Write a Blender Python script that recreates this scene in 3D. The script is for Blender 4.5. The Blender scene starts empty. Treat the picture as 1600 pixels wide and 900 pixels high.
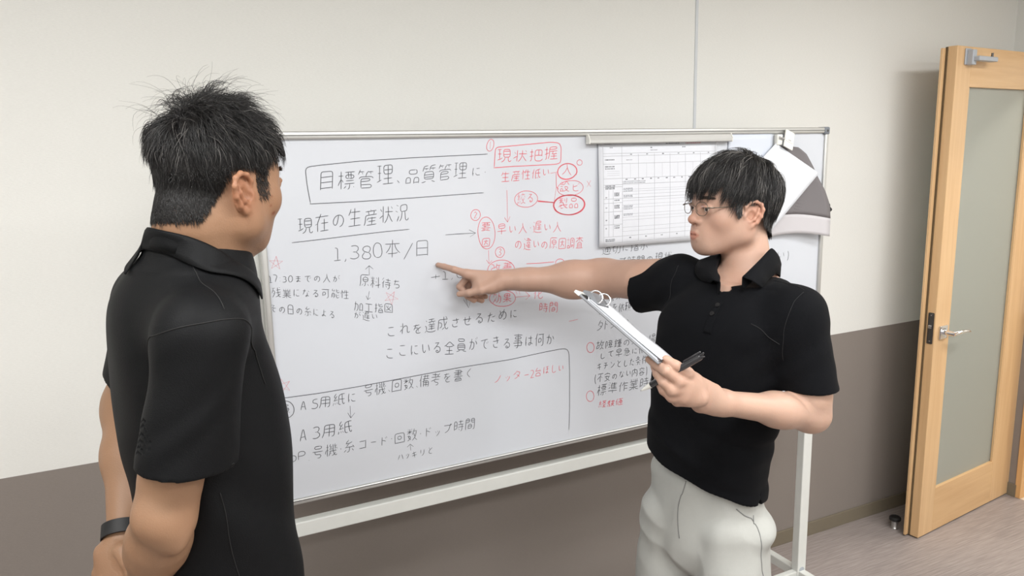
import bpy, bmesh, math, random
import numpy as np
from mathutils import Vector, Matrix

# ------------------------------------------------------------------ camera
scene = bpy.context.scene
EYE = 1.68
PITCH, ROLL, FOCAL = math.radians(10.31), math.radians(-1.17), 1190.93
cam_data = bpy.data.cameras.new('camera')
cam = bpy.data.objects.new('camera', cam_data)
scene.collection.objects.link(cam)
cam_data.sensor_width = 36.0
cam_data.lens = 36.0 * FOCAL / 1600.0
cam_data.clip_start = 0.02
_cr, _sr = math.cos(ROLL), math.sin(ROLL)
_fw = Vector((0, math.cos(PITCH), -math.sin(PITCH)))
_u0 = Vector((0, math.sin(PITCH), math.cos(PITCH)))
_r0 = Vector((1, 0, 0))
_rt = _cr * _r0 + _sr * _u0
_up = -_sr * _r0 + _cr * _u0
cam.matrix_world = Matrix(((_rt.x, _up.x, -_fw.x, 0), (_rt.y, _up.y, -_fw.y, 0),
                           (_rt.z, _up.z, -_fw.z, EYE), (0, 0, 0, 1)))
scene.camera = cam

# ------------------------------------------------------------------ world, view
world = bpy.data.worlds.new('world')
scene.world = world
world.use_nodes = True
world.node_tree.nodes['Background'].inputs['Color'].default_value = (0.80, 0.86, 0.92, 1)
world.node_tree.nodes['Background'].inputs['Strength'].default_value = 0.15
scene.view_settings.view_transform = 'Standard'
scene.view_settings.look = 'None'
scene.view_settings.exposure = EXPOSURE = 0.28
scene.view_settings.gamma = 1.0
scene.view_settings.use_curve_mapping = False
LAMP_POWER = 1.0        # scales every ceiling lamp (see ceiling_lamp)

# ------------------------------------------------------------------ helpers
COL = scene.collection

def srgb(r, g, b):
    f = lambda c: c / 12.92 if c <= 0.04045 else ((c + 0.055) / 1.055) ** 2.4
    return (f(r / 255), f(g / 255), f(b / 255), 1)

class NT:
    """tiny node-tree writer"""
    def __init__(self, name):
        self.m = bpy.data.materials.new(name)
        self.m.use_nodes = True
        self.t = self.m.node_tree
        self.b = self.t.nodes['Principled BSDF']
    def node(self, kind, **kw):
        n = self.t.nodes.new(kind)
        for k, v in kw.items():
            if k in n.inputs.keys():
                n.inputs[k].default_value = v
            else:
                setattr(n, k, v)
        return n
    def link(self, a, b):
        self.t.links.new(a, b)

def material(name, color, rough=0.5, metal=0.0, noise=0.04, nscale=30.0, bump=0.0, bscale=200.0, stretch=(1, 1, 1),
             spec=0.5, alpha_trans=0.0, sss=0.0, sheen=0.0, coat=0.0, attr=None):
    """procedural principled material: colour with soft mottling and optional fine bump"""
    n = NT(name)
    b = n.b
    b.inputs['Roughness'].default_value = rough
    b.inputs['Metallic'].default_value = metal
    b.inputs['Specular IOR Level'].default_value = spec
    if sheen:
        b.inputs['Sheen Weight'].default_value = sheen
    if coat:
        b.inputs['Coat Weight'].default_value = coat
    tc = n.node('ShaderNodeTexCoord')
    mp = n.node('ShaderNodeMapping')
    mp.inputs['Scale'].default_value = stretch
    n.link(tc.outputs['Object'], mp.inputs['Vector'])
    nz = n.node('ShaderNodeTexNoise', Scale=nscale, Detail=4.0)
    n.link(mp.outputs['Vector'], nz.inputs['Vector'])
    mix = n.node('ShaderNodeMix', data_type='RGBA', blend_type='MIX')
    lo = tuple(max(0, c * (1 - noise)) for c in color[:3]) + (1,)
    hi = tuple(min(1, c * (1 + noise)) for c in color[:3]) + (1,)
    mix.inputs[6].default_value = lo
    mix.inputs[7].default_value = hi
    n.link(nz.outputs['Fac'], mix.inputs[0])
    out = mix.outputs[2]
    if attr:
        at = n.node('ShaderNodeAttribute', attribute_name=attr)
        mm = n.node('ShaderNodeMix', data_type='RGBA', blend_type='MULTIPLY')
        mm.inputs[0].default_value = 1.0
        n.link(out, mm.inputs[6])
        n.link(at.outputs['Color'], mm.inputs[7])
        out = mm.outputs[2]
    n.link(out, b.inputs['Base Color'])
    if sss:
        b.inputs['Subsurface Weight'].default_value = sss
        b.inputs['Subsurface Radius'].default_value = (0.010, 0.004, 0.002)
        b.inputs['Subsurface Scale'].default_value = 0.5
    if bump:
        nb = n.node('ShaderNodeTexNoise', Scale=bscale, Detail=3.0)
        n.link(mp.outputs['Vector'], nb.inputs['Vector'])
        bp = n.node('ShaderNodeBump', Strength=bump, Distance=0.002)
        n.link(nb.outputs['Fac'], bp.inputs['Height'])
        n.link(bp.outputs['Normal'], b.inputs['Normal'])
    return n.m

class MB:
    """collects shapes into one bmesh, then links them as ONE mesh object"""
    def __init__(self):
        self.bm = bmesh.new()
    def _xf(self, vs, M):
        if M is not None:
            bmesh.ops.transform(self.bm, matrix=M, verts=vs)
    def box(self, lo, hi, bevel=0.0, M=None, seg=2):
        r = bmesh.ops.create_cube(self.bm, size=1.0)
        vs = r['verts']
        for v in vs:
            v.co = Vector(((v.co.x + .5) * (hi[0] - lo[0]) + lo[0], (v.co.y + .5) * (hi[1] - lo[1]) + lo[1],
                           (v.co.z + .5) * (hi[2] - lo[2]) + lo[2]))
        if bevel:
            es = list({e for v in vs for e in v.link_edges})
            g = bmesh.ops.bevel(self.bm, geom=es, offset=bevel, segments=seg, affect='EDGES', profile=0.5)
            vs = list({v for f in g['faces'] for v in f.verts} | {v for v in vs if v.is_valid})
        self._xf(vs, M)
        return self
    def cone(self, a, b, ra, rb=None, n=20, cap=True):
        rb = ra if rb is None else rb
        a, b = Vector(a), Vector(b)
        d = b - a
        q = d.to_track_quat('Z', 'Y').to_matrix()
        A = [self.bm.verts.new(a + q @ Vector((ra * math.cos(2 * math.pi * k / n), ra * math.sin(2 * math.pi * k / n), 0))) for k in range(n)]
        B = [self.bm.verts.new(b + q @ Vector((rb * math.cos(2 * math.pi * k / n), rb * math.sin(2 * math.pi * k / n), 0))) for k in range(n)]
        for k in range(n):
            self.bm.faces.new((A[k], A[(k + 1) % n], B[(k + 1) % n], B[k]))
        if cap:
            self.bm.faces.new(A[::-1])
            self.bm.faces.new(B)
        return self
    def lathe(self, base, prof, n=24):
        base = Vector(base)
        rings = []
        for r, z in prof:
            rings.append([self.bm.verts.new(base + Vector((r * math.cos(2 * math.pi * k / n), r * math.sin(2 * math.pi * k / n), z))) for k in range(n)])
        for A, B in zip(rings, rings[1:]):
            for k in range(n):
                self.bm.faces.new((A[k], A[(k + 1) % n], B[(k + 1) % n], B[k]))
        self.bm.faces.new(rings[0][::-1])
        self.bm.faces.new(rings[-1])
        return self
    def tube(self, path, r, n=8, closed=False, rads=None, flat=None):
        P = [Vector(p) for p in path]
        m = len(P)
        rings = []
        prev = None
        for i, p in enumerate(P):
            if closed:
                t = P[(i + 1) % m] - P[i - 1]
            else:
                t = P[min(i + 1, m - 1)] - P[max(i - 1, 0)]
            t.normalize()
            if prev is None:
                ref = Vector((0, 0, 1)) if abs(t.z) < .9 else Vector((1, 0, 0))
                s = t.cross(ref).normalized()
            else:
                s = (prev - t * prev.dot(t)).normalized()
            prev = s
            u = s.cross(t)
            rr = rads[i] if rads else r
            fu = flat or 1.0
            rings.append([self.bm.verts.new(p + s * (rr * math.cos(2 * math.pi * k / n)) + u * (rr * fu * math.sin(2 * math.pi * k / n))) for k in range(n)])
        for i in range(m if closed else m - 1):
            A, B = rings[i], rings[(i + 1) % m]
            for k in range(n):
                self.bm.faces.new((A[k], A[(k + 1) % n], B[(k + 1) % n], B[k]))
        if not closed:
            self.bm.faces.new(rings[0][::-1])
            self.bm.faces.new(rings[-1])
        return self
    def grid(self, rows):
        """rows of points -> quad sheet"""
        V = [[self.bm.verts.new(Vector(p)) for p in r] for r in rows]
        for a, b in zip(V, V[1:]):
            for k in range(len(a) - 1):
                self.bm.faces.new((a[k], a[k + 1], b[k + 1], b[k]))
        return self
    def prism(self, pts, y0, y1, M=None):
        """outline in (x, z) extruded along y"""
        A = [self.bm.verts.new((x, y0, z)) for x, z in pts]
        B = [self.bm.verts.new((x, y1, z)) for x, z in pts]
        n = len(pts)
        self.bm.faces.new(A)
        self.bm.faces.new(B[::-1])
        for k in range(n):
            self.bm.faces.new((A[k], B[k], B[(k + 1) % n], A[(k + 1) % n]))
        self._xf(A + B, M)
        return self
    def build(self, name, mat, parent=None, smooth=False, solid=0.0, M=None):
        bmesh.ops.recalc_face_normals(self.bm, faces=self.bm.faces[:])
        me = bpy.data.meshes.new(name)
        self.bm.to_mesh(me)
        self.bm.free()
        return link_mesh(name, me, mat, parent, smooth, solid, M)

def link_mesh(name, me, mat, parent=None, smooth=False, solid=0.0, M=None):
    o = bpy.data.objects.new(name, me)
    COL.objects.link(o)
    for mm in (mat if isinstance(mat, (list, tuple)) else [mat]):
        me.materials.append(mm)
    if smooth:
        me.polygons.foreach_set('use_smooth', [True] * len(me.polygons))
        if smooth != 'all':
            me.set_sharp_from_angle(angle=math.radians(40))
    if solid:
        md = o.modifiers.new('solid', 'SOLIDIFY')
        md.thickness = solid
        md.offset = 0
    if M is not None:
        o.matrix_world = M
    if parent is not None:
        o.parent = parent
    return o

def empty(name, loc, rz=0.0, label=None, cat=None, group=None):
    o = bpy.data.objects.new(name, None)
    o.empty_display_size = 0.1
    COL.objects.link(o)
    o.location = loc
    o.rotation_euler = (0, 0, rz)
    tag(o, label, cat, group)
    return o

def tag(o, label=None, cat=None, group=None, kind=None):
    for k, v in (('label', label), ('category', cat), ('group', group), ('kind', kind)):
        if v:
            o[k] = v
    return o

def rz(a):
    return Matrix.Rotation(a, 4, 'Z')

# ------------------------------------------------------------------ materials of the room
def wall_material(name, color):
    """vinyl wallpaper with a fine horizontal weave"""
    n = NT(name)
    tc = n.node('ShaderNodeTexCoord')
    mp = n.node('ShaderNodeMapping')
    mp.inputs['Scale'].default_value = (34, 34, 190)
    n.link(tc.outputs['Object'], mp.inputs['Vector'])
    nz = n.node('ShaderNodeTexNoise', Scale=3.2, Detail=4.0, Roughness=0.65)
    n.link(mp.outputs['Vector'], nz.inputs['Vector'])
    cr = n.node('ShaderNodeValToRGB')
    cr.color_ramp.elements[0].position, cr.color_ramp.elements[1].position = 0.3, 0.72
    cr.color_ramp.elements[0].color = tuple(c * 0.955 for c in color[:3]) + (1,)
    cr.color_ramp.elements[1].color = tuple(min(1, c * 1.02) for c in color[:3]) + (1,)
    n.link(nz.outputs['Fac'], cr.inputs['Fac'])
    n.link(cr.outputs['Color'], n.b.inputs['Base Color'])
    bp = n.node('ShaderNodeBump', Strength=0.28, Distance=0.0016)
    n.link(nz.outputs['Fac'], bp.inputs['Height'])
    n.link(bp.outputs['Normal'], n.b.inputs['Normal'])
    n.b.inputs['Roughness'].default_value = 0.75
    n.b.inputs['Specular IOR Level'].default_value = 0.25
    return n.m

M_wall = wall_material('wallpaper_white', srgb(226, 226, 222))
M_wains = wall_material('wallpaper_grey_brown', srgb(135, 127, 121))
M_base = material('baseboard_vinyl', srgb(119, 110, 94), 0.55, noise=0.05)
M_seam = material('joint_strip', srgb(199, 203, 207), 0.45)
M_ceil = material('ceiling_board', srgb(235, 234, 228), 0.9, bump=0.2, bscale=60)

def floor_material():
    n = NT('floor_vinyl_wood')
    tc = n.node('ShaderNodeTexCoord')
    mp = n.node('ShaderNodeMapping')
    mp.inputs['Scale'].default_value = (5, 110, 1)
    mp.inputs['Rotation'].default_value = (0, 0, math.radians(48))
    n.link(tc.outputs['Object'], mp.inputs['Vector'])
    nz = n.node('ShaderNodeTexNoise', Scale=1.6, Detail=5.0, Roughness=0.6)
    n.link(mp.outputs['Vector'], nz.inputs['Vector'])
    n2 = n.node('ShaderNodeTexNoise', Scale=1.4, Detail=3.0)
    n.link(tc.outputs['Object'], n2.inputs['Vector'])
    add = n.node('ShaderNodeMath', operation='MULTIPLY_ADD')
    add.inputs[1].default_value = 0.35
    n.link(n2.outputs['Fac'], add.inputs[0])
    n.link(nz.outputs['Fac'], add.inputs[2])
    cr = n.node('ShaderNodeValToRGB')
    e = cr.color_ramp.elements
    e[0].position, e[0].color = 0.42, srgb(124, 115, 112)
    e[1].position, e[1].color = 0.92, srgb(167, 157, 153)
    n.link(add.outputs[0], cr.inputs['Fac'])
    n.link(cr.outputs['Color'], n.b.inputs['Base Color'])
    n.b.inputs['Roughness'].default_value = 0.42
    bp = n.node('ShaderNodeBump', Strength=0.08, Distance=0.001)
    n.link(nz.outputs['Fac'], bp.inputs['Height'])
    n.link(bp.outputs['Normal'], n.b.inputs['Normal'])
    return n.m

M_floor = floor_material()
M_tile = material('corridor_tile', srgb(208, 192, 172), 0.4, noise=0.07, nscale=6)
M_grout = material('tile_joint', srgb(150, 138, 122), 0.8)

def wood_material(name, a, b, along=(1, 1, 0.06)):
    n = NT(name)
    tc = n.node('ShaderNodeTexCoord')
    mp = n.node('ShaderNodeMapping')
    mp.inputs['Scale'].default_value = along
    n.link(tc.outputs['Object'], mp.inputs['Vector'])
    nz = n.node('ShaderNodeTexNoise', Scale=38.0, Detail=5.0, Roughness=0.55, Distortion=0.4)
    n.link(mp.outputs['Vector'], nz.inputs['Vector'])
    cr = n.node('ShaderNodeValToRGB')
    e = cr.color_ramp.elements
    e[0].position, e[0].color = 0.3, a
    e[1].position, e[1].color = 0.72, b
    n.link(nz.outputs['Fac'], cr.inputs['Fac'])
    n.link(cr.outputs['Color'], n.b.inputs['Base Color'])
    n.b.inputs['Roughness'].default_value = 0.38
    return n.m

M_beech_v = wood_material('beech_upright', srgb(203, 165, 121), srgb(216, 181, 137))
M_beech_h = wood_material('beech_rail', srgb(201, 162, 117), srgb(215, 179, 133), (0.06, 1, 1))
M_jamb = wood_material('beech_jamb', srgb(200, 154, 102), srgb(214, 170, 117))
M_metal = material('brushed_aluminium', srgb(190, 190, 190), 0.34, 0.9, noise=0.03)
M_alu = material('anodised_aluminium', srgb(196, 196, 194), 0.42, 0.75, noise=0.03)
M_chrome = material('chrome', srgb(225, 225, 228), 0.08, 1.0, noise=0.0)
M_black = material('black_plastic', srgb(24, 24, 25), 0.45)
M_darkmetal = material('dark_steel', srgb(92, 90, 88), 0.4, 0.8)
M_greypaint = material('grey_painted_metal', srgb(170, 175, 182), 0.45, 0.1)
M_whitepaint = material('white_painted_steel', srgb(214, 216, 212), 0.38)
M_white_plastic = material('white_plastic', srgb(226, 226, 220), 0.4)

# ------------------------------------------------------------------ room shell
# the back wall runs 26.1 degrees off the camera's right; W maps (along wall, behind wall face, up) to the world
TW, DW = 0.4558, 2.2008
W = rz(TW) @ Matrix.Translation((0, DW, 0))
CORNER = 3.63           # where the side wall with the doorway meets the back wall
LEFT, FRONT, CEIL = -1.9, -4.0, 2.5
WZ = 0.887              # top of the grey-brown wainscot

def struct(name, mb, mat, M=None, parent=None, smooth=False):
    o = mb.build(name, mat, parent, smooth, M=M)
    if parent is None:
        o['kind'] = 'structure'
    return o

struct('floor', MB().box((LEFT - .1, FRONT - .1, -0.06), (CORNER, 0.1, 0)), M_floor, W)
struct('ceiling', MB().box((LEFT - .1, FRONT - .1, CEIL), (CORNER + 1.6, 0.1, CEIL + .08)), M_ceil, W)
wb = struct('wall_back', MB().box((LEFT - .1, 0, WZ), (CORNER + 1.6, 0.1, CEIL)), M_wall, W)
MB().box((LEFT - .1, 0.0005, 0), (CORNER, 0.1, WZ)).build('wainscot', M_wains, wb)
MB().box((CORNER, 0.0005, 0), (CORNER + 1.6, 0.1, WZ)).build('corridor_lining', M_wall, wb)
# joint strip in the wallpaper
MB().box((1.810, -0.0025, WZ), (1.821, 0.001, CEIL)).build('joint_strip', M_seam, wb)
struct('baseboard_back', MB().box((LEFT, -0.008, 0), (CORNER, 0, 0.062), 0.002), M_base, W)
struct('baseboard_corridor', MB().box((CORNER + .09, -0.008, 0), (CORNER + 1.6, 0, 0.07), 0.002), M_base, W)
wl = struct('wall_left', MB().box((LEFT - .1, FRONT, WZ), (LEFT, 0, CEIL)), M_wall, W)
MB().box((LEFT - .1, FRONT, 0), (LEFT - .0005, 0, WZ)).build('wainscot', M_wains, wl)
wf = struct('wall_front', MB().box((LEFT - .1, FRONT - .1, WZ), (CORNER + .1, FRONT, CEIL)), M_wall, W)
MB().box((LEFT - .1, FRONT - .1, 0), (CORNER + .1, FRONT - .0005, WZ)).build('wainscot', M_wains, wf)
# side wall: doorway from 0.17 to 1.00 m out from the corner
D0, D1, DH = -0.20, -1.01, 2.06
wr = struct('wall_right', MB().box((CORNER, D0, WZ), (CORNER + .09, 0, CEIL)).box((CORNER, FRONT, WZ), (CORNER + .09, D1, CEIL))
            .box((CORNER, D1, DH), (CORNER + .09, D0, CEIL)), M_wall, W)
MB().box((CORNER + .0005, D0, 0), (CORNER + .09, 0, WZ)).box((CORNER + .0005, FRONT, 0), (CORNER + .09, D1, WZ)).build('wainscot', M_wains, wr)
struct('baseboard_right', MB().box((CORNER - .008, D0 - .005, 0), (CORNER, -0.008, 0.062)).box((CORNER - .008, FRONT, 0), (CORNER, D1 - .04, 0.062)), M_base, W)
struct('trim_doorway', MB().box((CORNER - .004, D0 - .026, 0), (CORNER + .094, D0, DH), 0.002).box((CORNER - .004, D1, 0), (CORNER + .094, D1 + .026, DH), 0.002)
       .box((CORNER - .004, D1, DH - .02), (CORNER + .094, D0, DH + .006), 0.002), M_jamb, W)
struct('wall_corridor', MB().box((CORNER + 1.6, -2.4, 0), (CORNER + 1.7, 0.1, CEIL)).box((CORNER + .09, -2.5, 0), (CORNER + 1.7, -2.4, CEIL)), M_wall, W)
cf = struct('floor_corridor', MB().box((CORNER, -2.4, -0.06), (CORNER + 1.6, 0, -0.002)), M_grout, W)
k = 0
for i in range(4):
    for j in range(6):
        x0, y1 = CORNER + .002 + i * .40, -0.002 - j * .40
        MB().box((x0, y1 - .395, -0.004), (min(x0 + .395, CORNER + 1.598), y1, 0.0), 0.001, seg=1).build('tile', M_tile, cf)

# ------------------------------------------------------------------ ceiling lamps (all above or behind the view)
def emitter(name, color, strength):
    n = NT(name)
    n.b.inputs['Base Color'].default_value = (0.9, 0.9, 0.9, 1)
    n.b.inputs['Emission Color'].default_value = color
    n.b.inputs['Emission Strength'].default_value = strength
    return n.m

M_lamp = emitter('fluorescent_panel', (1.0, 0.98, 0.95, 1), 2.0)
def ceiling_lamp(s, y, w, d, power, label, color=(1.0, 0.995, 0.985)):
    r = empty('ceiling_light', W @ Vector((s, y, CEIL - .03)), TW, label, 'ceiling light', 'recessed ceiling lights')
    MB().box((-w / 2 - .02, -d / 2 - .02, 0), (w / 2 + .02, d / 2 + .02, .03)).build('housing', M_whitepaint, r)
    MB().box((-w / 2, -d / 2, -.004), (w / 2, d / 2, 0.002)).build('diffuser', M_lamp, r)
    L = bpy.data.lights.new('tube_light', 'AREA')
    L.shape, L.size, L.size_y = 'RECTANGLE', w, d
    L.energy = power * LAMP_POWER
    L.color = color
    lo = bpy.data.objects.new('tube_light', L)
    COL.objects.link(lo)
    lo.parent = r
    lo.location = (0, 0, -.012)
LAMPS = [(-0.7, -1.5, 1.2, .3, 20), (0.9, -1.9, 1.2, .3, 22), (2.5, -1.5, 1.2, .3, 20), (-0.7, -3.2, 1.2, .3, 20), (0.9, -3.2, 1.2, .3, 18), (2.5, -3.0, 1.2, .3, 22)]
WHERE = ['in the row nearest the whiteboard, on the left', 'in the row nearest the whiteboard, in the middle', 'in the row nearest the whiteboard, by the door',
         'in the rear row, on the left', 'in the rear row, in the middle', 'in the rear row, on the right']
for (s, y, w, d, pw), where in zip(LAMPS, WHERE):
    ceiling_lamp(s, y, w, d, pw, 'recessed fluorescent ceiling panel ' + where)
ceiling_lamp(CORNER + .8, -.9, .3, 1.2, 26, 'recessed ceiling panel in the corridor beyond the door', (1.0, 0.95, 0.88))
# pen strokes of the written characters: x, y pairs on a 56 unit grid, one list per stroke
GLYPHS = {}
GLYPHS['目'] = [[10,12,36,12],[10,33,36,33],[36,23,10,23],[10,10,10,44,36,43,36,10]]
GLYPHS['標'] = [[30,20,30,10,26,9],[40,26,22,26],[18,11,19,11,23,16],[40,14,41,12],[10,30,8,28,4,18],[34,44,34,31],[27,44,28,31],[20,44,42,44],[5,37,16,37],[28,31,20,32,21,39,40,38,40,31,28,31],[11,10,11,46],[19,20,42,20],[16,24,14,28,10,30]]
GLYPHS['管'] = [[34,43,35,38],[16,39,14,43],[12,10,36,10,36,17,12,17],[23,34,24,40,26,40,27,44,28,44],[28,46,28,44],[7,30,8,34,39,34,40,30],[12,23,34,24,34,28,34,29,12,29,12,10],[11,48,10,46,6,38],[9,44,20,44],[28,44,41,44]]
GLYPHS['理'] = [[40,20,20,20],[10,17,10,44],[40,36,20,36],[14,30,6,30],[30,44,30,10],[15,44,5,44],[17,10,42,10],[20,36,21,28,40,28,40,44,20,44,20,36],[15,18,4,14]]
GLYPHS['、'] = [[13,12,6,18,6,18]]
GLYPHS['品'] = [[40,12,27,12],[18,12,6,12],[30,44,34,44,34,33,12,34,12,44,30,44],[27,10,27,25,40,25,40,10],[6,10,6,25,18,25,18,10]]
GLYPHS['質'] = [[4,10,8,10,16,12],[16,36,16,40],[36,21,10,21],[40,9,30,12],[10,26,36,26],[34,40,34,35],[26,40,41,40],[21,40,8,40],[10,21,10,16,12,16,34,16,36,16,36,30,34,32,11,32,10,21],[40,46,38,46,26,45,26,38,24,35],[20,46,8,45,8,39,6,34]]
GLYPHS['に'] = [[23,38,37,38],[10,18,12,18,13,23],[39,14,24,14,22,14,20,18,21,22],[10,42,8,29,8,19,10,16,10,12]]
GLYPHS['・'] = [[23,28,23,28]]
GLYPHS['現'] = [[22,38,40,38],[42,14,42,12,42,10,36,9,34,10,34,23],[40,30,22,30],[26,23,26,18,24,14,20,11,16,10],[16,32,6,32],[16,44,5,44],[11,19,11,44],[26,23,40,23,40,44,22,44,22,24,26,23],[5,16,18,20,18,22]]
GLYPHS['在'] = [[16,40,18,40],[5,24,8,26,10,26],[29,34,29,10],[39,26,20,26],[6,40,41,40],[40,10,18,10],[11,10,11,29,16,36,16,38,18,41,20,46]]
GLYPHS['の'] = [[26,12,27,12,34,14,36,18,38,22,40,26,38,32,36,36,33,39,30,40,23,41,14,38,8,32,6,27,6,22,8,18,10,16,13,15,16,16,20,24,24,41]]
GLYPHS['生'] = [[40,10,6,10],[10,25,37,25],[38,38,11,38],[23,46,23,10],[6,32,11,39,12,45]]
GLYPHS['産'] = [[24,42,22,46],[16,42,16,39,18,36,18,33],[34,40,32,39],[36,18,16,18],[38,25,16,26],[26,28,26,10],[40,10,12,10],[40,33,8,33,8,18,5,10],[39,42,8,42],[32,42,32,38,30,34],[12,22,17,28]]
GLYPHS['状'] = [[40,11,40,11,36,15,32,22,31,26,29,28],[14,26,11,25,4,20],[10,34,6,40],[29,33,28,34],[40,40,36,45],[14,46,14,10],[18,34,41,34],[18,10,24,16,28,27,29,28,28,46]]
GLYPHS['況'] = [[14,22,8,11],[24,30,24,24,22,16,20,12,16,10],[42,15,42,12,40,10,36,9,33,10,32,30],[8,46,14,43],[5,34,11,31],[24,30,39,30,39,44,20,44,20,30,24,30]]
GLYPHS['1'] = [[8,40,14,40,14,13],[6,12,21,12]]
GLYPHS[','] = [[5,4,8,7,9,12]]
GLYPHS['3'] = [[15,28,19,32,19,40,16,42,10,42,6,40],[15,28,10,28],[15,28,15,27,20,24,21,21,20,16,14,12,10,12,5,14]]
GLYPHS['8'] = [[10,28,6,22,5,17,7,14,12,12,18,12,21,16,21,22,17,27],[17,27,12,28,8,31,6,34,6,38,10,42,16,42,20,39,20,32,17,27]]
GLYPHS['0'] = [[10,13,8,14,6,18,5,26,6,34,9,41,10,42,16,42,19,40,20,36,22,24,20,16,17,13,14,12,10,13]]
GLYPHS['本'] = [[8,20,14,26,18,34,18,37],[13,18,34,18,36,20],[23,46,23,10],[40,37,6,37],[28,37,28,33,32,26,38,20,41,18]]
GLYPHS['/'] = [[16,44,4,4]]
GLYPHS['日'] = [[10,28,36,28],[36,12,10,12],[36,10,36,44,10,44,10,10]]
GLYPHS['原'] = [[40,12,36,17],[12,12,18,18],[5,10,8,22,8,44,41,44],[16,30,38,30],[25,37,26,40],[26,23,26,10,20,10],[25,37,16,36,16,24,37,23,38,36,25,37]]
GLYPHS['料'] = [[28,29,24,32],[12,32,11,32],[11,28,14,27,16,25,18,20],[5,44,7,36],[26,43,30,40],[16,36,18,44],[4,16,8,25,11,26],[19,32,5,32],[36,10,36,46],[43,24,42,22,36,20,31,20,22,18],[12,10,12,46]]
GLYPHS['待'] = [[10,30,8,29,5,26],[13,46,6,38],[21,20,26,14],[18,24,42,24],[40,40,20,40],[30,46,30,32],[28,10,30,9,36,10,36,32],[18,32,42,32],[14,36,10,32,10,10]]
GLYPHS['ち'] = [[16,38,17,38],[16,12,18,11,26,11,30,12,36,16,36,22,34,26,30,28,22,28,17,25,14,24],[8,38,21,38,34,40],[12,22,17,39,17,44]]
GLYPHS['加'] = [[28,13,40,13],[11,46,10,23,8,16,6,10],[14,10,16,10,20,12,21,38,5,38],[40,10,40,40,28,41,28,10]]
GLYPHS['工'] = [[23,12,23,42],[41,12,5,12],[38,42,8,42]]
GLYPHS['指'] = [[40,11,22,11],[40,18,22,18],[10,24,11,26],[38,44,28,40,22,40],[16,38,5,38],[41,38,41,34,38,32,24,32,22,34,22,46],[40,10,39,26,22,26,22,10],[5,24,17,27],[6,10,8,9,10,10,10,46]]
GLYPHS['図'] = [[20,35,24,30],[22,40,24,40],[6,12,40,12],[24,22,22,22],[6,10,6,44,40,44,40,10],[34,17,30,18,22,23,16,30,13,36],[10,18,12,17,15,18,25,24,31,31,33,36]]
GLYPHS['が'] = [[40,47,42,42],[37,41,35,45],[16,34,16,35],[40,26,40,29,34,38],[16,12,24,12,26,14,28,25,28,32,25,35,6,34],[17,44,16,36,15,33,14,25,8,12]]
GLYPHS['遅'] = [[10,14,16,11,23,10,41,10],[10,14,10,31,5,31],[10,14,8,14,6,10],[12,40,7,43],[36,35,36,32],[24,36,26,36,26,32],[20,20,41,20],[18,39,40,39,40,45,18,45,18,28,16,18],[40,26,23,26],[31,31,31,15],[40,32,22,32]]
GLYPHS['い'] = [[40,20,38,28,34,38],[8,40,10,22,13,14,15,13,18,13,22,18,22,22]]
GLYPHS['7'] = [[12,14,14,26,20,38,20,42,5,42]]
GLYPHS[':'] = [[20,14,20,16],[20,30,20,32]]
GLYPHS['ま'] = [[24,20,25,20],[36,30,31,30,11,30],[36,40,26,38,11,40],[36,15,29,19,26,19,24,20,16,20,11,18,11,14,13,12,16,10,22,11,24,14,24,44]]
GLYPHS['で'] = [[35,28,33,32],[38,34,40,30],[27,40,26,37,24,36,20,31,20,28,20,20,24,15,29,12,33,12],[6,38,38,41]]
GLYPHS['人'] = [[6,10,14,17,20,26,21,32,23,34],[40,10,36,14,29,22,26,31,23,34,23,46]]
GLYPHS['残'] = [[32,18,32,16],[10,25,14,23],[38,44,34,46],[18,44,5,44],[30,28,30,28],[40,24,38,22,34,18,32,16,21,10,19,11],[42,30,21,27],[40,38,32,38,28,36,22,36],[42,14,42,10,39,9,38,10,34,12,32,18,29,30,28,46],[9,35,17,35,17,32,12,18,6,10],[10,44,10,40,8,34,4,26]]
GLYPHS['業'] = [[17,32,16,38],[37,46,35,42,35,38],[12,38,12,42,10,46],[26,18,28,16,36,12,40,10,43,11],[30,32,32,38],[27,46,27,38],[19,39,19,46],[4,11,8,10,14,13,18,16,20,18],[37,26,10,26],[23,31,23,10],[40,38,6,38],[39,31,8,31],[41,20,27,20,26,18,21,18,19,20,5,20]]
GLYPHS['な'] = [[18,38,16,37],[33,38,40,34],[7,38,15,37,24,38],[18,44,16,32,8,20],[38,15,29,20,21,20,18,18,17,16,18,13,19,12,24,10,26,10,30,12,30,31]]
GLYPHS['る'] = [[20,30,20,31],[20,31,21,31,21,30],[31,42,13,42],[20,30,30,30,34,28,36,24,37,20,36,16,32,12,28,11,22,10,18,12,16,15,16,18,19,20,24,20,26,18,28,12],[30,42,28,39,22,34,19,30,14,27,8,22]]
GLYPHS['可'] = [[36,43,36,10,34,10,28,10],[41,43,6,43],[10,17,10,34,24,33,24,20,10,20]]
GLYPHS['能'] = [[39,23,32,20,27,19],[7,18,20,18],[11,46,8,40,7,38,20,38],[20,38,20,40,18,44],[27,40,30,40,39,42],[20,24,7,24],[27,26,28,10,31,9,40,10,42,11,42,14],[27,46,27,32,28,30,40,30,42,32,41,36],[14,10,16,9,20,10,20,30,8,31,7,10]]
GLYPHS['性'] = [[4,29,6,38],[19,34,16,34,14,40,10,40],[40,37,22,38],[18,10,41,10],[39,24,21,24],[30,10,30,46],[10,46,10,10],[24,46,22,44,22,38,18,31]]
GLYPHS['そ'] = [[8,27,14,28,18,30],[34,12,32,11,26,11,20,14,18,16,18,20,20,24,22,26,23,28],[14,42,31,42],[18,30,20,30,20,28,38,30],[29,42,28,40,19,32,18,30]]
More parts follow.
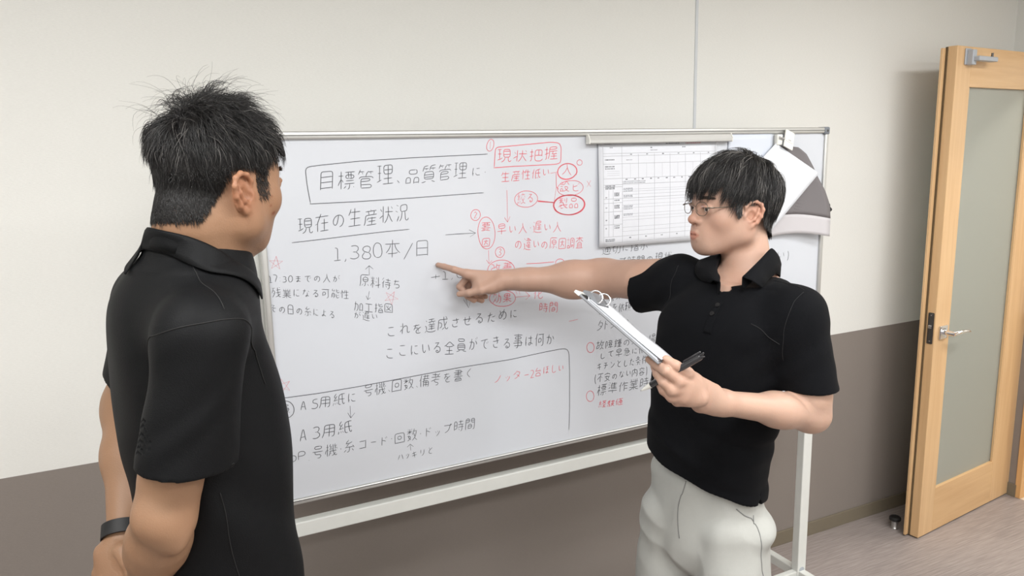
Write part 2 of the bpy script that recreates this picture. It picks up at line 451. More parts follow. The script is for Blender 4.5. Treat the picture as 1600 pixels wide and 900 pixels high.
GLYPHS['糸'] = [[13,18,6,11],[16,10,18,10,24,10,24,26],[38,14,32,20],[13,26,14,28,20,32,22,34],[12,35,12,38,20,44,20,46],[8,24,12,26,20,25,34,26,36,27],[40,24,34,31],[32,40,24,35,10,35]]
GLYPHS['よ'] = [[36,36,23,35],[36,14,30,18,24,20,22,22,12,21,9,18,8,14,10,12,14,10,20,11,23,14,22,44]]
GLYPHS['こ'] = [[36,12,24,12,16,12,10,17,11,22],[12,40,33,40]]
GLYPHS['れ'] = [[17,32,16,33,16,32],[6,36,15,36],[6,18,10,24,14,26],[16,45,16,32],[44,18,42,15,39,13,34,13,33,14,34,36,32,38,27,38,22,36,18,32,16,32,15,31,14,28,14,11]]
GLYPHS['を'] = [[17,39,18,40],[14,30,22,31,25,29,26,27],[26,27,26,18],[36,12,30,10,20,11,16,13,16,18,20,24,24,25,28,28,38,32],[8,39,32,40],[9,25,14,31,16,36,16,38,18,40,19,44]]
GLYPHS['達'] = [[5,11,10,16],[22,37,23,30],[35,37,34,30],[8,44,11,40],[5,29,10,29,10,16],[43,12,41,10,25,10,16,12,10,16],[39,25,18,25],[16,19,40,19],[18,44,38,44],[28,38,28,46],[28,15,28,30],[40,30,16,30],[41,38,16,38]]
GLYPHS['成'] = [[38,39,38,43,34,46],[12,16,15,15,19,16,20,30,8,30],[38,32,34,24,32,21,30,20],[22,10,24,12,28,16,30,16],[41,39,8,39,8,24,6,10],[42,16,42,12,39,10,35,10,31,16,28,30,27,46]]
GLYPHS['さ'] = [[28,37,28,37],[34,13,32,11,18,11,16,12,14,13,11,16,12,24],[26,44,27,38,34,24,33,24,26,24],[10,37,26,36,38,38]]
GLYPHS['せ'] = [[32,43,31,23,29,22,25,22],[5,32,40,34],[36,14,35,12,32,12,19,12,16,14,14,16,14,42]]
GLYPHS['た'] = [[18,38,16,37],[40,32,38,30,26,30],[24,20,24,16,26,13,28,12,40,12],[20,46,18,44,14,26,9,12],[28,40,26,38,23,38,8,36]]
GLYPHS['め'] = [[28,38,26,37],[14,32,12,32,8,28,7,25,6,18,8,16,10,14,16,16,20,20,20,21,24,28,26,33,26,36,28,38,28,44,30,45],[24,12,28,11,34,14,36,16,39,22,38,30,34,35,30,37,20,37,14,34],[20,22,18,24,15,29,11,42,10,42]]
GLYPHS['全'] = [[23,10,23,30],[38,33,35,30,12,30,10,31,10,33],[12,20,35,20],[40,10,6,10],[4,32,6,31,12,35,23,45,34,36,41,32]]
GLYPHS['員'] = [[30,16,30,13],[37,27,9,27],[16,13,16,16],[9,22,37,22],[12,45,34,45,36,44,36,38,12,38,11,44,12,45],[9,27,10,16,37,16,36,32,10,32,9,27],[42,10,28,13],[6,10,18,13]]
GLYPHS['き'] = [[28,30,30,30],[12,22,11,16,14,12,18,10,32,11],[25,40,26,40],[10,40,24,39,35,41],[10,30,27,30,38,32],[24,44,24,41,27,36,28,32,30,30,32,22,32,22,26,22]]
GLYPHS['事'] = [[6,43,40,43],[37,16,8,16],[23,38,36,38,36,32,10,32,10,38,23,38],[42,22,4,22],[8,27,36,27,37,26,37,14],[16,10,17,8,22,9,23,12,23,46]]
GLYPHS['は'] = [[12,22,11,18,9,16],[20,36,31,35,40,36],[41,15,38,18,34,19,31,21,24,21,21,20,19,16,21,12,25,11,30,12,32,14,32,43],[10,42,8,28,8,20,9,16,9,12]]
GLYPHS['何'] = [[5,30,7,34,10,34],[38,42,38,10,36,9,31,9,30,10],[19,18,19,32,30,32,30,20,19,20],[42,42,18,42],[14,46,10,36,10,10]]
GLYPHS['か'] = [[36,38,42,26],[16,34,17,36],[18,44,14,26,8,12],[6,34,18,35,26,35,28,34,29,24,27,14,24,12,18,12]]
GLYPHS['A'] = [[8,22,21,22],[4,13,6,22,8,24,8,26,13,42,16,42,24,14,26,12]]
GLYPHS['5'] = [[4,15,10,12,14,12,18,14,20,16,21,19,21,24,20,28,16,30,7,30,8,42,20,42]]
GLYPHS['用'] = [[38,33,10,33],[38,22,10,23],[24,10,24,44],[5,10,8,16,10,24,10,44,38,43,38,12,38,10,31,10]]
GLYPHS['紙'] = [[12,18,12,12],[4,10,6,16,6,18],[14,47,12,46,6,35,6,34,12,34],[18,14,16,19],[42,29,22,29],[33,44,34,28,36,16,37,12,40,10,42,10,42,14,42,17],[6,24,17,26],[16,30,18,24],[41,45,38,46,22,42,22,11,24,10,30,12],[16,39,8,28,8,24]]
GLYPHS['号'] = [[14,28,14,24,14,20,35,20,34,14,32,10,24,9,22,10],[30,44,36,44,35,36,11,36,11,44,30,44],[6,28,40,28]]
GLYPHS['機'] = [[4,18,4,22,6,28,9,30],[36,30,36,28,38,26,38,24],[36,38,36,37],[20,19,24,18],[22,38,18,38,18,41,21,46],[13,26,14,27,12,29,9,31],[34,38,36,46],[33,14,33,15],[10,38,9,38],[13,38,5,38],[40,24,16,24],[24,31,22,30,17,30],[10,9,10,46],[38,20,35,16,34,16,32,12,26,10],[24,34,26,29],[42,14,42,10,40,9,36,10,32,16,29,28,28,46],[34,31,34,34,40,41],[18,30,19,33,24,40],[40,34,42,30],[34,31,36,30,40,32],[15,10,20,18,20,26],[36,37,36,38,36,38,34,38]]
GLYPHS['回'] = [[40,12,6,12],[16,30,16,34,30,34,30,22,16,22,16,30],[6,10,6,44,40,44,40,10]]
GLYPHS['数'] = [[14,15,12,12,6,10],[8,42,7,46],[21,46,19,42],[12,24,10,24],[28,32,30,32,32,22,34,22],[42,10,40,10,34,18,34,18],[14,37,14,37],[29,38,40,38],[14,38,14,38],[6,24,20,24,20,22,16,15],[14,30,14,46],[20,33,12,38,4,38],[23,38,16,38,14,38,14,36,12,35,8,31,5,30],[19,13,9,18,10,24,12,24,12,26],[24,10,29,14,34,19,34,21,36,24,38,30,38,38],[24,28,28,34,30,46]]
GLYPHS['備'] = [[4,28,6,32,9,34],[24,35,22,34],[19,22,39,22],[34,35,34,46],[19,16,39,16],[17,42,40,42],[29,28,29,10],[41,34,16,34],[12,46,9,36,10,10],[19,10,19,26,22,34,24,36,24,46],[36,9,39,10,39,28,19,28,14,26]]
GLYPHS['考'] = [[24,33,23,30,20,28,20,27],[23,10,31,10,33,12,34,18,17,19,16,22,18,26],[33,40,30,42,10,42],[21,46,21,34],[30,34,31,37,39,44],[36,26,18,27,7,22,4,22],[41,34,6,34]]
GLYPHS['書'] = [[36,10,10,10],[10,15,36,15],[8,30,38,30],[41,24,5,24],[5,39,41,39],[23,24,23,46],[10,44,35,44,36,34,9,34],[36,10,36,19,35,20,11,20,10,10]]
GLYPHS['く'] = [[30,44,14,32,12,28,15,24,28,13]]
GLYPHS['o'] = [[10,13,13,12,18,12,20,14,22,18,23,27,21,31,18,34,12,34,10,32,6,28,6,18,10,13]]
GLYPHS['P'] = [[8,26,18,26,22,27,24,31,24,36,22,40,18,42,8,41,8,14]]
GLYPHS['.'] = [[16,7,16,9]]
GLYPHS['コ'] = [[36,15,10,15],[10,40,36,40],[38,41,36,40],[36,40,36,12]]
GLYPHS['ー'] = [[39,28,8,28]]
GLYPHS['ド'] = [[38,38,35,44],[16,30,21,30,34,25],[32,36,30,41],[16,43,16,10]]
GLYPHS['ッ'] = [[16,10,18,10,22,12,28,17,34,24,36,32],[14,25,12,32,10,32],[24,28,22,34]]
GLYPHS['プ'] = [[36,40,36,39],[13,12,16,12,21,14,30,22,34,32,36,45,38,46,42,46,43,45,43,40,40,38,34,40,8,40]]
GLYPHS['時'] = [[27,14,23,20],[16,30,6,30],[30,33,30,46],[36,32,36,10,34,9,30,10],[42,24,20,24],[40,41,22,41],[6,14,6,44,16,43,16,18,6,18],[20,32,42,32]]
GLYPHS['間'] = [[30,20,16,20],[40,38,26,38],[6,38,20,38],[34,10,38,9,40,10,40,44,39,45,26,44,27,32,40,32],[6,9,6,44,20,44,20,32,6,32],[16,13,30,13,30,26,16,26,16,11]]
GLYPHS['ハ'] = [[29,40,35,27,40,14],[17,38,14,26,8,14]]
GLYPHS['キ'] = [[22,36,21,36],[36,40,35,38,8,34],[8,22,38,26],[20,44,26,12],[24,24,24,24]]
GLYPHS['リ'] = [[33,42,33,26,32,22,28,15,22,12,19,12],[13,42,13,24]]
GLYPHS['と'] = [[14,42,20,31],[35,38,19,30,13,24,12,22,12,16,16,13,20,12,36,12]]
GLYPHS['把'] = [[30,27,30,44],[40,27,20,27],[15,38,5,38],[10,46,10,10,8,9,6,10],[40,24,40,44,20,44,20,13,22,11,24,10,38,10,41,12,42,15,42,17],[5,24,16,26]]
GLYPHS['握'] = [[28,32,28,30,26,27,25,24],[9,24,9,26],[38,24,36,29],[31,24,31,10],[42,10,20,10],[22,18,40,18],[9,46,9,10,6,9],[14,38,4,38],[18,38,40,38,40,44,39,45,18,44,18,20,16,14,14,10],[4,24,8,24,11,26,14,26,16,28],[40,32,18,32],[40,24,24,24]]
GLYPHS['低'] = [[5,30,7,34,10,34],[31,10,28,16],[26,12,20,10],[42,30,19,30],[32,44,32,26,36,14,38,10,41,11,42,14,42,17],[14,46,10,36,10,10],[39,46,37,46,30,44,20,42,19,42,20,10]]
GLYPHS['設'] = [[18,39,5,39],[16,28,6,28],[30,15,32,15],[10,46,12,43],[41,33,38,33,36,34,35,45,26,45,25,38,21,32,18,32,16,34,6,34],[16,12,16,22,6,22,6,10],[24,27,24,24,30,16,39,10,40,10,43,10],[6,12,16,12,21,10,32,16,37,22,38,26,22,27]]
GLYPHS['ビ'] = [[34,40,32,44],[12,29,17,30,32,35],[36,46,38,46,40,42],[11,42,12,14,15,12,32,12,36,12,37,14]]
GLYPHS['製'] = [[6,42,8,44],[30,33,30,44],[38,46,38,28,34,28],[32,15,38,19],[14,16,14,10,24,12,24,12],[8,46,8,44],[23,28,19,28],[4,38,24,38],[23,44,8,44],[14,28,14,46],[6,22,41,22],[4,16,8,15,15,18,19,20,20,22],[42,10,39,10,33,12,26,18,26,21,24,24,22,34,7,34,7,28]]
GLYPHS['絞'] = [[41,30,37,36],[26,28,29,21,32,19],[11,34,6,34,6,35,12,46],[30,46,32,44,31,40],[22,29,26,36],[18,14,16,20],[21,10,22,10,24,10,32,16],[12,12,11,18],[32,19,34,22,36,28],[32,19,32,16],[43,10,40,10,32,16],[4,10,6,18,7,19],[41,40,22,40],[6,24,16,25],[16,30,18,24],[16,39,10,29,8,28,7,24]]
GLYPHS['要'] = [[21,28,19,27],[28,14,28,16,32,20,32,22],[6,10,11,10,20,12,22,14],[14,16,16,22],[40,44,6,44],[28,44,28,30],[28,30,38,30,38,38,8,38,8,30,28,30],[41,22,5,22],[18,23,19,28,18,30,18,44],[10,16,12,16,22,14,26,14,38,10,40,10]]
GLYPHS['因'] = [[22,27,25,26,34,16],[6,11,40,11],[12,32,34,32],[40,10,40,44,6,44,6,10],[14,16,15,17,21,24,22,28,24,39]]
GLYPHS['早'] = [[10,37,36,37],[23,10,23,29],[5,20,41,20],[36,37,36,29,10,30,10,44,36,44,36,37]]
GLYPHS['違'] = [[24,43,26,44],[40,10,21,10,16,11,14,13,10,14],[6,30,10,30,10,14],[30,28,36,28,38,29,38,33,36,34,19,34,19,29,20,28,30,28],[11,40,6,44],[10,14,4,10],[15,38,41,38],[30,14,30,28],[40,18,18,18,19,23],[26,46,24,38],[18,44,35,44,36,42,36,38],[16,24,40,24]]
GLYPHS['調'] = [[6,34,15,34],[10,46,11,43],[6,28,15,28],[16,39,4,39],[26,14,26,24,36,23,36,16,26,16],[31,40,31,30],[36,30,26,30],[6,10,6,22,15,22,15,12],[26,37,36,37],[36,10,38,9,40,10,40,44,22,44,22,21,20,14,18,10,14,12,6,12]]
GLYPHS['査'] = [[23,41,22,40],[34,16,12,16],[34,22,12,22],[20,40,18,38,14,34,6,29,4,30],[27,41,28,38,32,34,40,30,42,30],[34,10,34,26,33,28,13,28,12,10],[23,46,23,32],[6,41,41,41],[5,10,41,10]]
GLYPHS['改'] = [[23,10,26,12,32,18],[32,18,39,11,40,10,42,10],[32,18,32,20],[38,38,36,26,34,22,32,20],[18,30,18,43,6,44],[26,34,27,32,30,22,32,20],[42,38,27,38],[28,46,26,34,24,33,22,30,18,30,6,30,6,14,9,14,18,17]]
GLYPHS['善'] = [[10,10,36,10],[10,10,10,18,36,18,36,10],[14,24,12,30],[16,42,16,45,14,46],[32,46,30,42],[36,28,34,28],[36,36,10,36],[23,42,23,24],[42,24,4,24],[40,30,6,30],[33,24,34,30],[39,42,7,42]]
GLYPHS['効'] = [[10,36,6,29],[14,40,14,44,12,46],[23,29,20,35],[15,22,14,22],[20,15,18,18,15,20],[32,46,32,28,30,20,26,12,24,10,21,10],[22,40,6,40],[27,36,40,36,40,12,38,10,34,9,32,10],[6,10,12,16,18,26,18,28]]
GLYPHS['果'] = [[26,22,27,20,32,16,40,12,43,12],[4,12,6,11,11,14,18,18,21,22,23,22],[36,37,10,37],[23,30,36,30,36,44,10,44,10,30,23,30],[23,10,23,44],[6,23,20,23,22,22,27,23,41,23]]
GLYPHS['化'] = [[18,21,25,24],[40,39,36,34,30,28,26,27],[6,30,8,34,12,35],[42,18,41,12,40,10,28,10,26,12,26,45],[12,10,12,36,16,46,18,47]]
GLYPHS['ノ'] = [[34,42,28,28,23,21,14,14,12,13,8,14]]
GLYPHS['タ'] = [[22,45,20,42,20,40],[7,28,10,30,16,35,18,38,20,40],[28,22,29,23],[12,12,13,11,24,17,31,25,36,35,36,39,20,40],[20,29,28,24,34,19]]
GLYPHS['2'] = [[6,40,9,42,15,42,18,40,20,37,18,28,14,22,8,16,8,13],[6,12,21,13]]
GLYPHS['台'] = [[11,12,36,12],[20,46,10,35,10,32],[36,34,34,37,32,39],[10,10,11,24,35,24,36,10],[39,31,38,32,36,34,8,32]]
GLYPHS['ほ'] = [[32,19,32,20],[12,22,11,18,9,16],[39,42,22,41],[40,31,21,30],[32,41,32,14,30,12,24,12,20,14,20,18,25,21,29,21,35,19,40,16,41,14],[10,42,8,27,9,12]]
GLYPHS['し'] = [[16,45,14,44,14,38,14,14,18,11,26,10,33,14,38,18]]
GLYPHS['適'] = [[5,11,10,16],[35,42,34,36],[5,29,10,29,10,16],[24,36,22,43],[28,43,28,46],[11,40,6,45],[43,12,41,10,25,10,16,12,10,16],[24,20,34,20,33,25,24,25,24,18],[28,25,28,36],[34,30,22,30],[34,16,40,16,39,36,18,36,18,16],[41,43,16,43]]
GLYPHS['切'] = [[28,42,26,22,24,16,19,10,18,10],[10,18,19,21],[10,34,10,34],[29,12,32,10,36,10,38,12,40,20,40,42,22,42],[10,18,10,44],[18,36,4,33]]
GLYPHS['示'] = [[37,43,10,43],[40,14,36,21,34,24,33,24],[12,25,12,24,10,20,6,14],[23,32,23,11,20,9,16,9],[40,32,6,32]]
GLYPHS['修'] = [[32,27,24,22,22,22],[33,33,30,33],[33,33,34,32,36,30,40,28,42,29],[33,33,38,38,39,42,26,42],[8,34,6,32,4,30,4,28],[16,29,20,28,22,28,29,31,30,33],[22,10,32,12,39,16],[30,33,30,34,24,40],[24,16,33,20,36,22],[16,34,16,16],[9,10,8,35,12,45,14,47],[27,46,26,43,20,36]]
GLYPHS['繕'] = [[4,10,6,18,7,19],[12,11,10,18],[11,34,6,34],[16,14,15,20],[24,23,24,31],[26,42,24,46],[35,42,35,44,36,46],[6,34,8,39,12,46,13,47],[22,10,39,10],[22,10,22,18,38,18,39,10],[38,31,36,23],[6,24,16,25],[40,36,22,36],[30,41,30,23],[20,31,41,31],[14,30,16,23],[42,23,20,23],[40,42,20,42],[16,40,10,30,8,28,6,24]]
GLYPHS['来'] = [[14,32,12,36,10,37],[6,27,20,27,22,26],[25,26,34,16,40,12,42,12],[35,36,32,31],[8,41,39,41],[23,10,23,46],[6,12,14,17,22,26,26,27,40,27]]
GLYPHS['り'] = [[16,12,18,11,22,12,28,14,32,18,34,25,34,32,32,38,29,42,23,42,20,40,16,34,13,33],[14,44,12,38,12,23]]
GLYPHS['依'] = [[28,46,29,42],[14,24,18,26,20,26],[4,29,4,30,6,33,9,34],[32,24,35,25,40,30],[29,13,21,11],[41,38,16,38],[14,46,9,34,10,9],[26,35,20,28,21,11],[26,38,27,34,28,34,30,27,34,19,40,13]]
GLYPHS['頼'] = [[12,22,16,22,20,18],[12,22,10,21,4,12],[40,30,25,30],[37,12,42,9],[28,13,22,10],[40,24,25,24],[32,38,32,44],[12,26,20,26,20,34,6,34,6,26,12,26],[42,44,23,44,20,42,5,42],[12,9,12,46],[25,30,26,17,40,18,40,36,39,38,26,38,25,30]]
GLYPHS['す'] = [[27,31,20,32,17,29,16,26,16,23,18,20,22,20,27,20],[7,38,40,38],[26,44,27,30,28,26,26,17,24,14,18,10,14,12]]
GLYPHS['外'] = [[30,33,33,32,38,28],[17,24,10,28],[30,46,30,10],[12,40,22,39,20,30,19,26,14,16,6,10,3,10],[6,28,10,37,12,46,14,48]]
GLYPHS['故'] = [[32,18,34,17,38,12,41,10],[32,18,32,21],[32,18,26,12,21,10],[38,38,36,26,34,22,32,21],[19,26,18,14,6,14],[26,34,27,32,30,22,32,21],[12,26,12,46],[42,38,27,38],[20,38,4,38],[6,11,6,26,19,26],[19,26,22,29,24,32,26,35,28,45,30,48]]
GLYPHS['障'] = [[21,26,38,26],[24,43,25,36],[34,36,35,43],[6,10,6,44,14,44,12,33,15,28,15,21,13,20,10,20],[30,43,30,46,28,46],[42,15,18,15],[30,10,30,20],[30,20,38,21,38,31,22,31,21,22,30,20],[20,43,40,43],[42,36,18,36]]
GLYPHS['鍾'] = [[6,22,7,17],[16,18,17,23],[42,10,20,10],[18,28,6,28],[12,35,12,12],[40,28,22,28],[22,16,40,16],[31,22,40,22,40,34,22,34,22,22,31,22],[31,44,31,10],[5,11,18,14],[40,46,30,44,22,44],[4,37,6,37,7,36,16,36,18,37,18,40],[12,44,14,44,17,40,22,38,42,38],[12,46,6,37]]
GLYPHS['場'] = [[30,12,34,19,34,22],[26,22,26,20,24,17,18,11,18,12],[22,23,23,28],[38,40,22,40],[14,37,5,37],[10,22,10,46],[22,40,22,46,38,46,38,34,22,34,22,40],[42,28,17,28],[15,22,4,18],[16,18,20,22,40,22,40,12,38,9,34,9]]
GLYPHS['所'] = [[7,36,19,35,18,25,7,25],[36,10,36,32],[41,32,26,32],[40,46,26,42,26,19,22,10],[4,10,6,14,7,24,7,42,19,45,20,44]]
GLYPHS['て'] = [[28,40,26,38,24,36,20,30,20,28,20,22,24,16,28,12,33,12],[38,41,6,38]]
GLYPHS['急'] = [[8,17,6,11],[27,36,29,42,28,44,16,44],[23,19,26,15],[40,12,38,18,36,19],[10,30,36,30],[33,14,32,10,30,10,17,10,14,12,14,18],[6,36,9,37,34,36,36,36,35,24,9,24],[17,47,15,44,14,44,10,40,10,38]]
GLYPHS['チ'] = [[39,30,6,30],[10,41,10,40,20,40,34,42],[24,40,24,28,22,20,17,13,12,12]]
GLYPHS['ン'] = [[11,12,18,14,30,21,38,29,40,32,40,34],[20,34,12,41]]
GLYPHS['条'] = [[10,12,8,12],[40,28,30,30,26,32,26,34],[15,40,21,35,22,34],[31,18,38,11],[23,26,22,10,20,9,18,10],[10,22,37,22],[20,47,18,46,18,44,16,42,14,40,8,36],[18,43,32,42,32,40,24,34,22,34,13,29,6,28,4,28]]
GLYPHS['件'] = [[5,30,7,33,10,34],[41,24,17,24],[30,46,30,10],[39,38,20,38],[10,10,10,36,14,46,16,47],[17,32,20,38,21,44]]
GLYPHS['('] = [[12,46,7,32,7,18,10,8,12,4,13,4]]
GLYPHS['不'] = [[22,34,20,33,14,28,6,22],[28,32,38,26],[40,44,6,44],[23,10,22,35,26,43]]
GLYPHS['安'] = [[21,46,22,46,23,42],[20,36,18,30],[26,17,30,23,32,29],[6,10,8,10,16,12,22,15,23,17],[40,36,39,42,7,42,7,36],[40,29,6,29],[16,29,16,26,14,23,14,21,28,16,38,10]]
GLYPHS['内'] = [[34,20,26,28,22,30],[32,9,37,9,39,10,38,39,7,39,7,9],[12,19,12,18,15,20,19,24,22,28,23,36,23,46]]
GLYPHS['容'] = [[13,22,14,24,22,32,24,32,29,26,34,24,34,22],[12,21,12,10],[8,30,12,32,16,38],[21,47,23,46,24,43],[29,37,38,30],[13,21,12,22],[6,38,6,42,40,42,40,38],[34,22,34,10,12,10],[4,20,6,20,10,22,14,20,33,20,36,22,40,20,42,20]]
GLYPHS[')'] = [[4,46,5,46,8,39,10,30,9,14,6,6,4,4]]
GLYPHS['準'] = [[12,30,6,24],[30,42,30,42],[14,37,18,38],[9,37,5,38],[8,46,13,44],[42,18,5,18],[23,20,23,9],[40,25,18,25],[18,30,38,30],[18,36,38,36],[40,42,20,42],[28,46,30,46,30,25],[18,24,18,40,21,46]]
GLYPHS['作'] = [[41,30,28,30],[10,34,8,34,5,30],[42,20,28,20],[28,10,28,39],[42,39,24,40],[10,10,10,36,14,46],[18,31,24,40,25,46]]
GLYPHS['経'] = [[16,30,16,25],[16,20,18,14],[12,12,11,18],[6,18,4,10],[16,25,17,25,18,24],[12,46,6,36,6,34,12,34],[30,34,32,34],[42,10,21,10],[31,10,31,26],[40,20,23,20],[24,44,26,39,30,34,32,33,36,30,42,28],[21,28,26,30,33,34,38,40,38,44],[6,24,16,25],[41,45,40,44,21,44],[16,39,14,35,11,33,10,30,8,28,7,24]]
GLYPHS['験'] = [[19,16,16,17,15,21],[14,14,12,20],[4,11,6,20],[34,20,36,14,42,10],[8,20,9,14],[25,38,27,36,38,36,40,38],[18,38,6,38],[18,32,6,32],[14,44,14,25],[14,9,18,9,18,10,20,24,6,25,6,44,19,44],[34,20,30,21,24,21,24,29,40,30,40,21,34,21,34,20],[22,10,28,14,31,18,32,23,32,36],[22,36,28,41,32,46,32,46,34,44,42,37]]
GLYPHS['値'] = [[30,42,30,42],[24,30,39,30],[4,30,6,34,9,34],[42,11,18,11],[39,24,24,24],[18,10,18,33],[39,24,38,36,24,35,25,18,39,18,39,24],[30,46,30,36],[42,42,18,42],[14,46,9,35,10,10]]
GLYPHS['+'] = [[13,36,13,18],[4,27,22,27]]
# text, start (s, z), end (s, z), letter height, ink, stroke width (mm): metres along and up the board
LINES = [
  ('目標管理、', 0.4159, 1.5849, 0.6269, 1.5931, 0.0509, 'k', 2.6),
  ('品質管理', 0.6353, 1.5944, 0.8089, 1.6024, 0.0452, 'k', 2.4),
  ('に・', 0.8144, 1.6039, 0.8644, 1.6071, 0.0331, 'k', 2.2),
  ('現在の生産状況', 0.3625, 1.4861, 0.6446, 1.5023, 0.0452, 'k', 2.6),
  ('1,380本/日', 0.4435, 1.4147, 0.7011, 1.406, 0.0483, 'k', 2.4),
  ('原料待ち', 0.505, 1.3483, 0.6158, 1.3272, 0.0326, 'k', 2.2),
  ('加工指図', 0.487, 1.2886, 0.5907, 1.2699, 0.0295, 'k', 2.2),
  ('が遅い', 0.4841, 1.2677, 0.5494, 1.2548, 0.0245, 'k', 2.0),
  ('・17:30までの人が', 0.2797, 1.3802, 0.4593, 1.3625, 0.0232, 'k', 2.0),
  ('残業になる可能性', 0.293, 1.3435, 0.4791, 1.3203, 0.0266, 'k', 2.0),
  ('・その日の糸による', 0.2773, 1.3098, 0.4426, 1.2727, 0.0267, 'k', 2.0),
  ('これを達成させるために', 0.5637, 1.2061, 0.9494, 1.2114, 0.0382, 'k', 2.6),
  ('ここにいる全員ができる事は何か', 0.5575, 1.1512, 1.0655, 1.1222, 0.0426, 'k', 2.6),
  ('A5用紙に', 0.3402, 1.0528, 0.4846, 1.049, 0.0347, 'k', 2.4),
  ('号機、回数、備考を書く', 0.4969, 1.0605, 0.8101, 1.0616, 0.0366, 'k', 2.4),
  ('A3用紙', 0.3329, 0.9694, 0.4686, 0.9731, 0.0401, 'k', 2.6),
  ('oP.号機・糸コード・回数・ドップ時間', 0.3033, 0.9236, 0.8095, 0.9182, 0.0348, 'k', 2.4),
  ('ハッキリと', 0.578, 0.8718, 0.6846, 0.8711, 0.0269, 'k', 2.2),
  ('員', 0.2974, 1.0556, 0.3172, 1.0553, 0.0258, 'k', 2.2),
  ('現状把握', 0.8915, 1.6414, 1.0837, 1.645, 0.0374, 'r', 2.6),
  ('生産性低い', 0.9015, 1.5907, 1.0547, 1.5971, 0.0308, 'r', 2.4),
  ('人', 1.0894, 1.6011, 1.1288, 1.5998, 0.0317, 'r', 2.4),
  ('設ビ', 1.0828, 1.5556, 1.1538, 1.5543, 0.032, 'r', 2.2),
  ('製品', 1.0782, 1.5098, 1.1473, 1.5096, 0.0321, 'r', 2.4),
  ('絞る', 0.9501, 1.5287, 1.0054, 1.5294, 0.0311, 'r', 2.2),
  ('要', 0.8396, 1.4632, 0.8735, 1.4627, 0.0273, 'r', 2.2),
  ('因', 0.8402, 1.4221, 0.8686, 1.4217, 0.0257, 'r', 2.2),
  ('早い人・遅い人', 0.8865, 1.4497, 1.0921, 1.4463, 0.0352, 'r', 2.2),
  ('の違いの原因調査', 0.9376, 1.4041, 1.1617, 1.3938, 0.0341, 'r', 2.2),
  ('改善', 0.8645, 1.3455, 0.9344, 1.3461, 0.0316, 'r', 2.2),
  ('効果', 0.868, 1.264, 0.9306, 1.2625, 0.032, 'r', 2.2),
  ('化', 0.9928, 1.2629, 1.0297, 1.2626, 0.0292, 'r', 2.2),
  ('時間', 1.0126, 1.224, 1.0771, 1.2147, 0.0332, 'r', 2.2),
  ('ノッター', 0.8638, 1.0365, 0.9826, 1.0361, 0.0334, 'r', 2.2),
  ('2台ほしい', 0.9805, 1.0346, 1.0947, 1.0396, 0.0322, 'r', 2.2),
  ('適切に指示', 1.2229, 1.3685, 1.3923, 1.3741, 0.0304, 'k', 2.6),
  ('ドップ時間の現状', 1.2252, 1.3289, 1.4799, 1.3298, 0.0309, 'k', 2.6),
  ('修繕来り', 1.2074, 1.232, 1.3259, 1.2287, 0.027, 'k', 2.6),
  ('修繕を依頼する', 1.2119, 1.1931, 1.3758, 1.1956, 0.0312, 'k', 2.6),
  ('外来り', 1.2074, 1.1454, 1.3291, 1.1437, 0.0332, 'k', 2.6),
  ('故障鍾の来る場所', 1.2029, 1.0877, 1.4555, 1.081, 0.028, 'k', 2.6),
  ('して早急に依頼', 1.2119, 1.0571, 1.4166, 1.0537, 0.026, 'k', 2.6),
  ('キチンとした条件', 1.2029, 1.021, 1.3927, 1.0183, 0.0301, 'k', 2.6),
  ('(不安のない内容)', 1.1961, 0.9865, 1.3932, 0.9834, 0.0282, 'k', 2.6),
  ('標準作業時間', 1.2051, 0.9452, 1.4383, 0.9411, 0.0366, 'k', 2.8),
  ('経験値', 1.2119, 0.9079, 1.3028, 0.9041, 0.0243, 'r', 2.6),
  ('い)', 1.9123, 1.2995, 1.9768, 1.2941, 0.0346, 'k', 2.4),
  ('+1,0', 0.6914, 1.3431, 0.7929, 1.3435, 0.0305, 'k', 2.4),
]
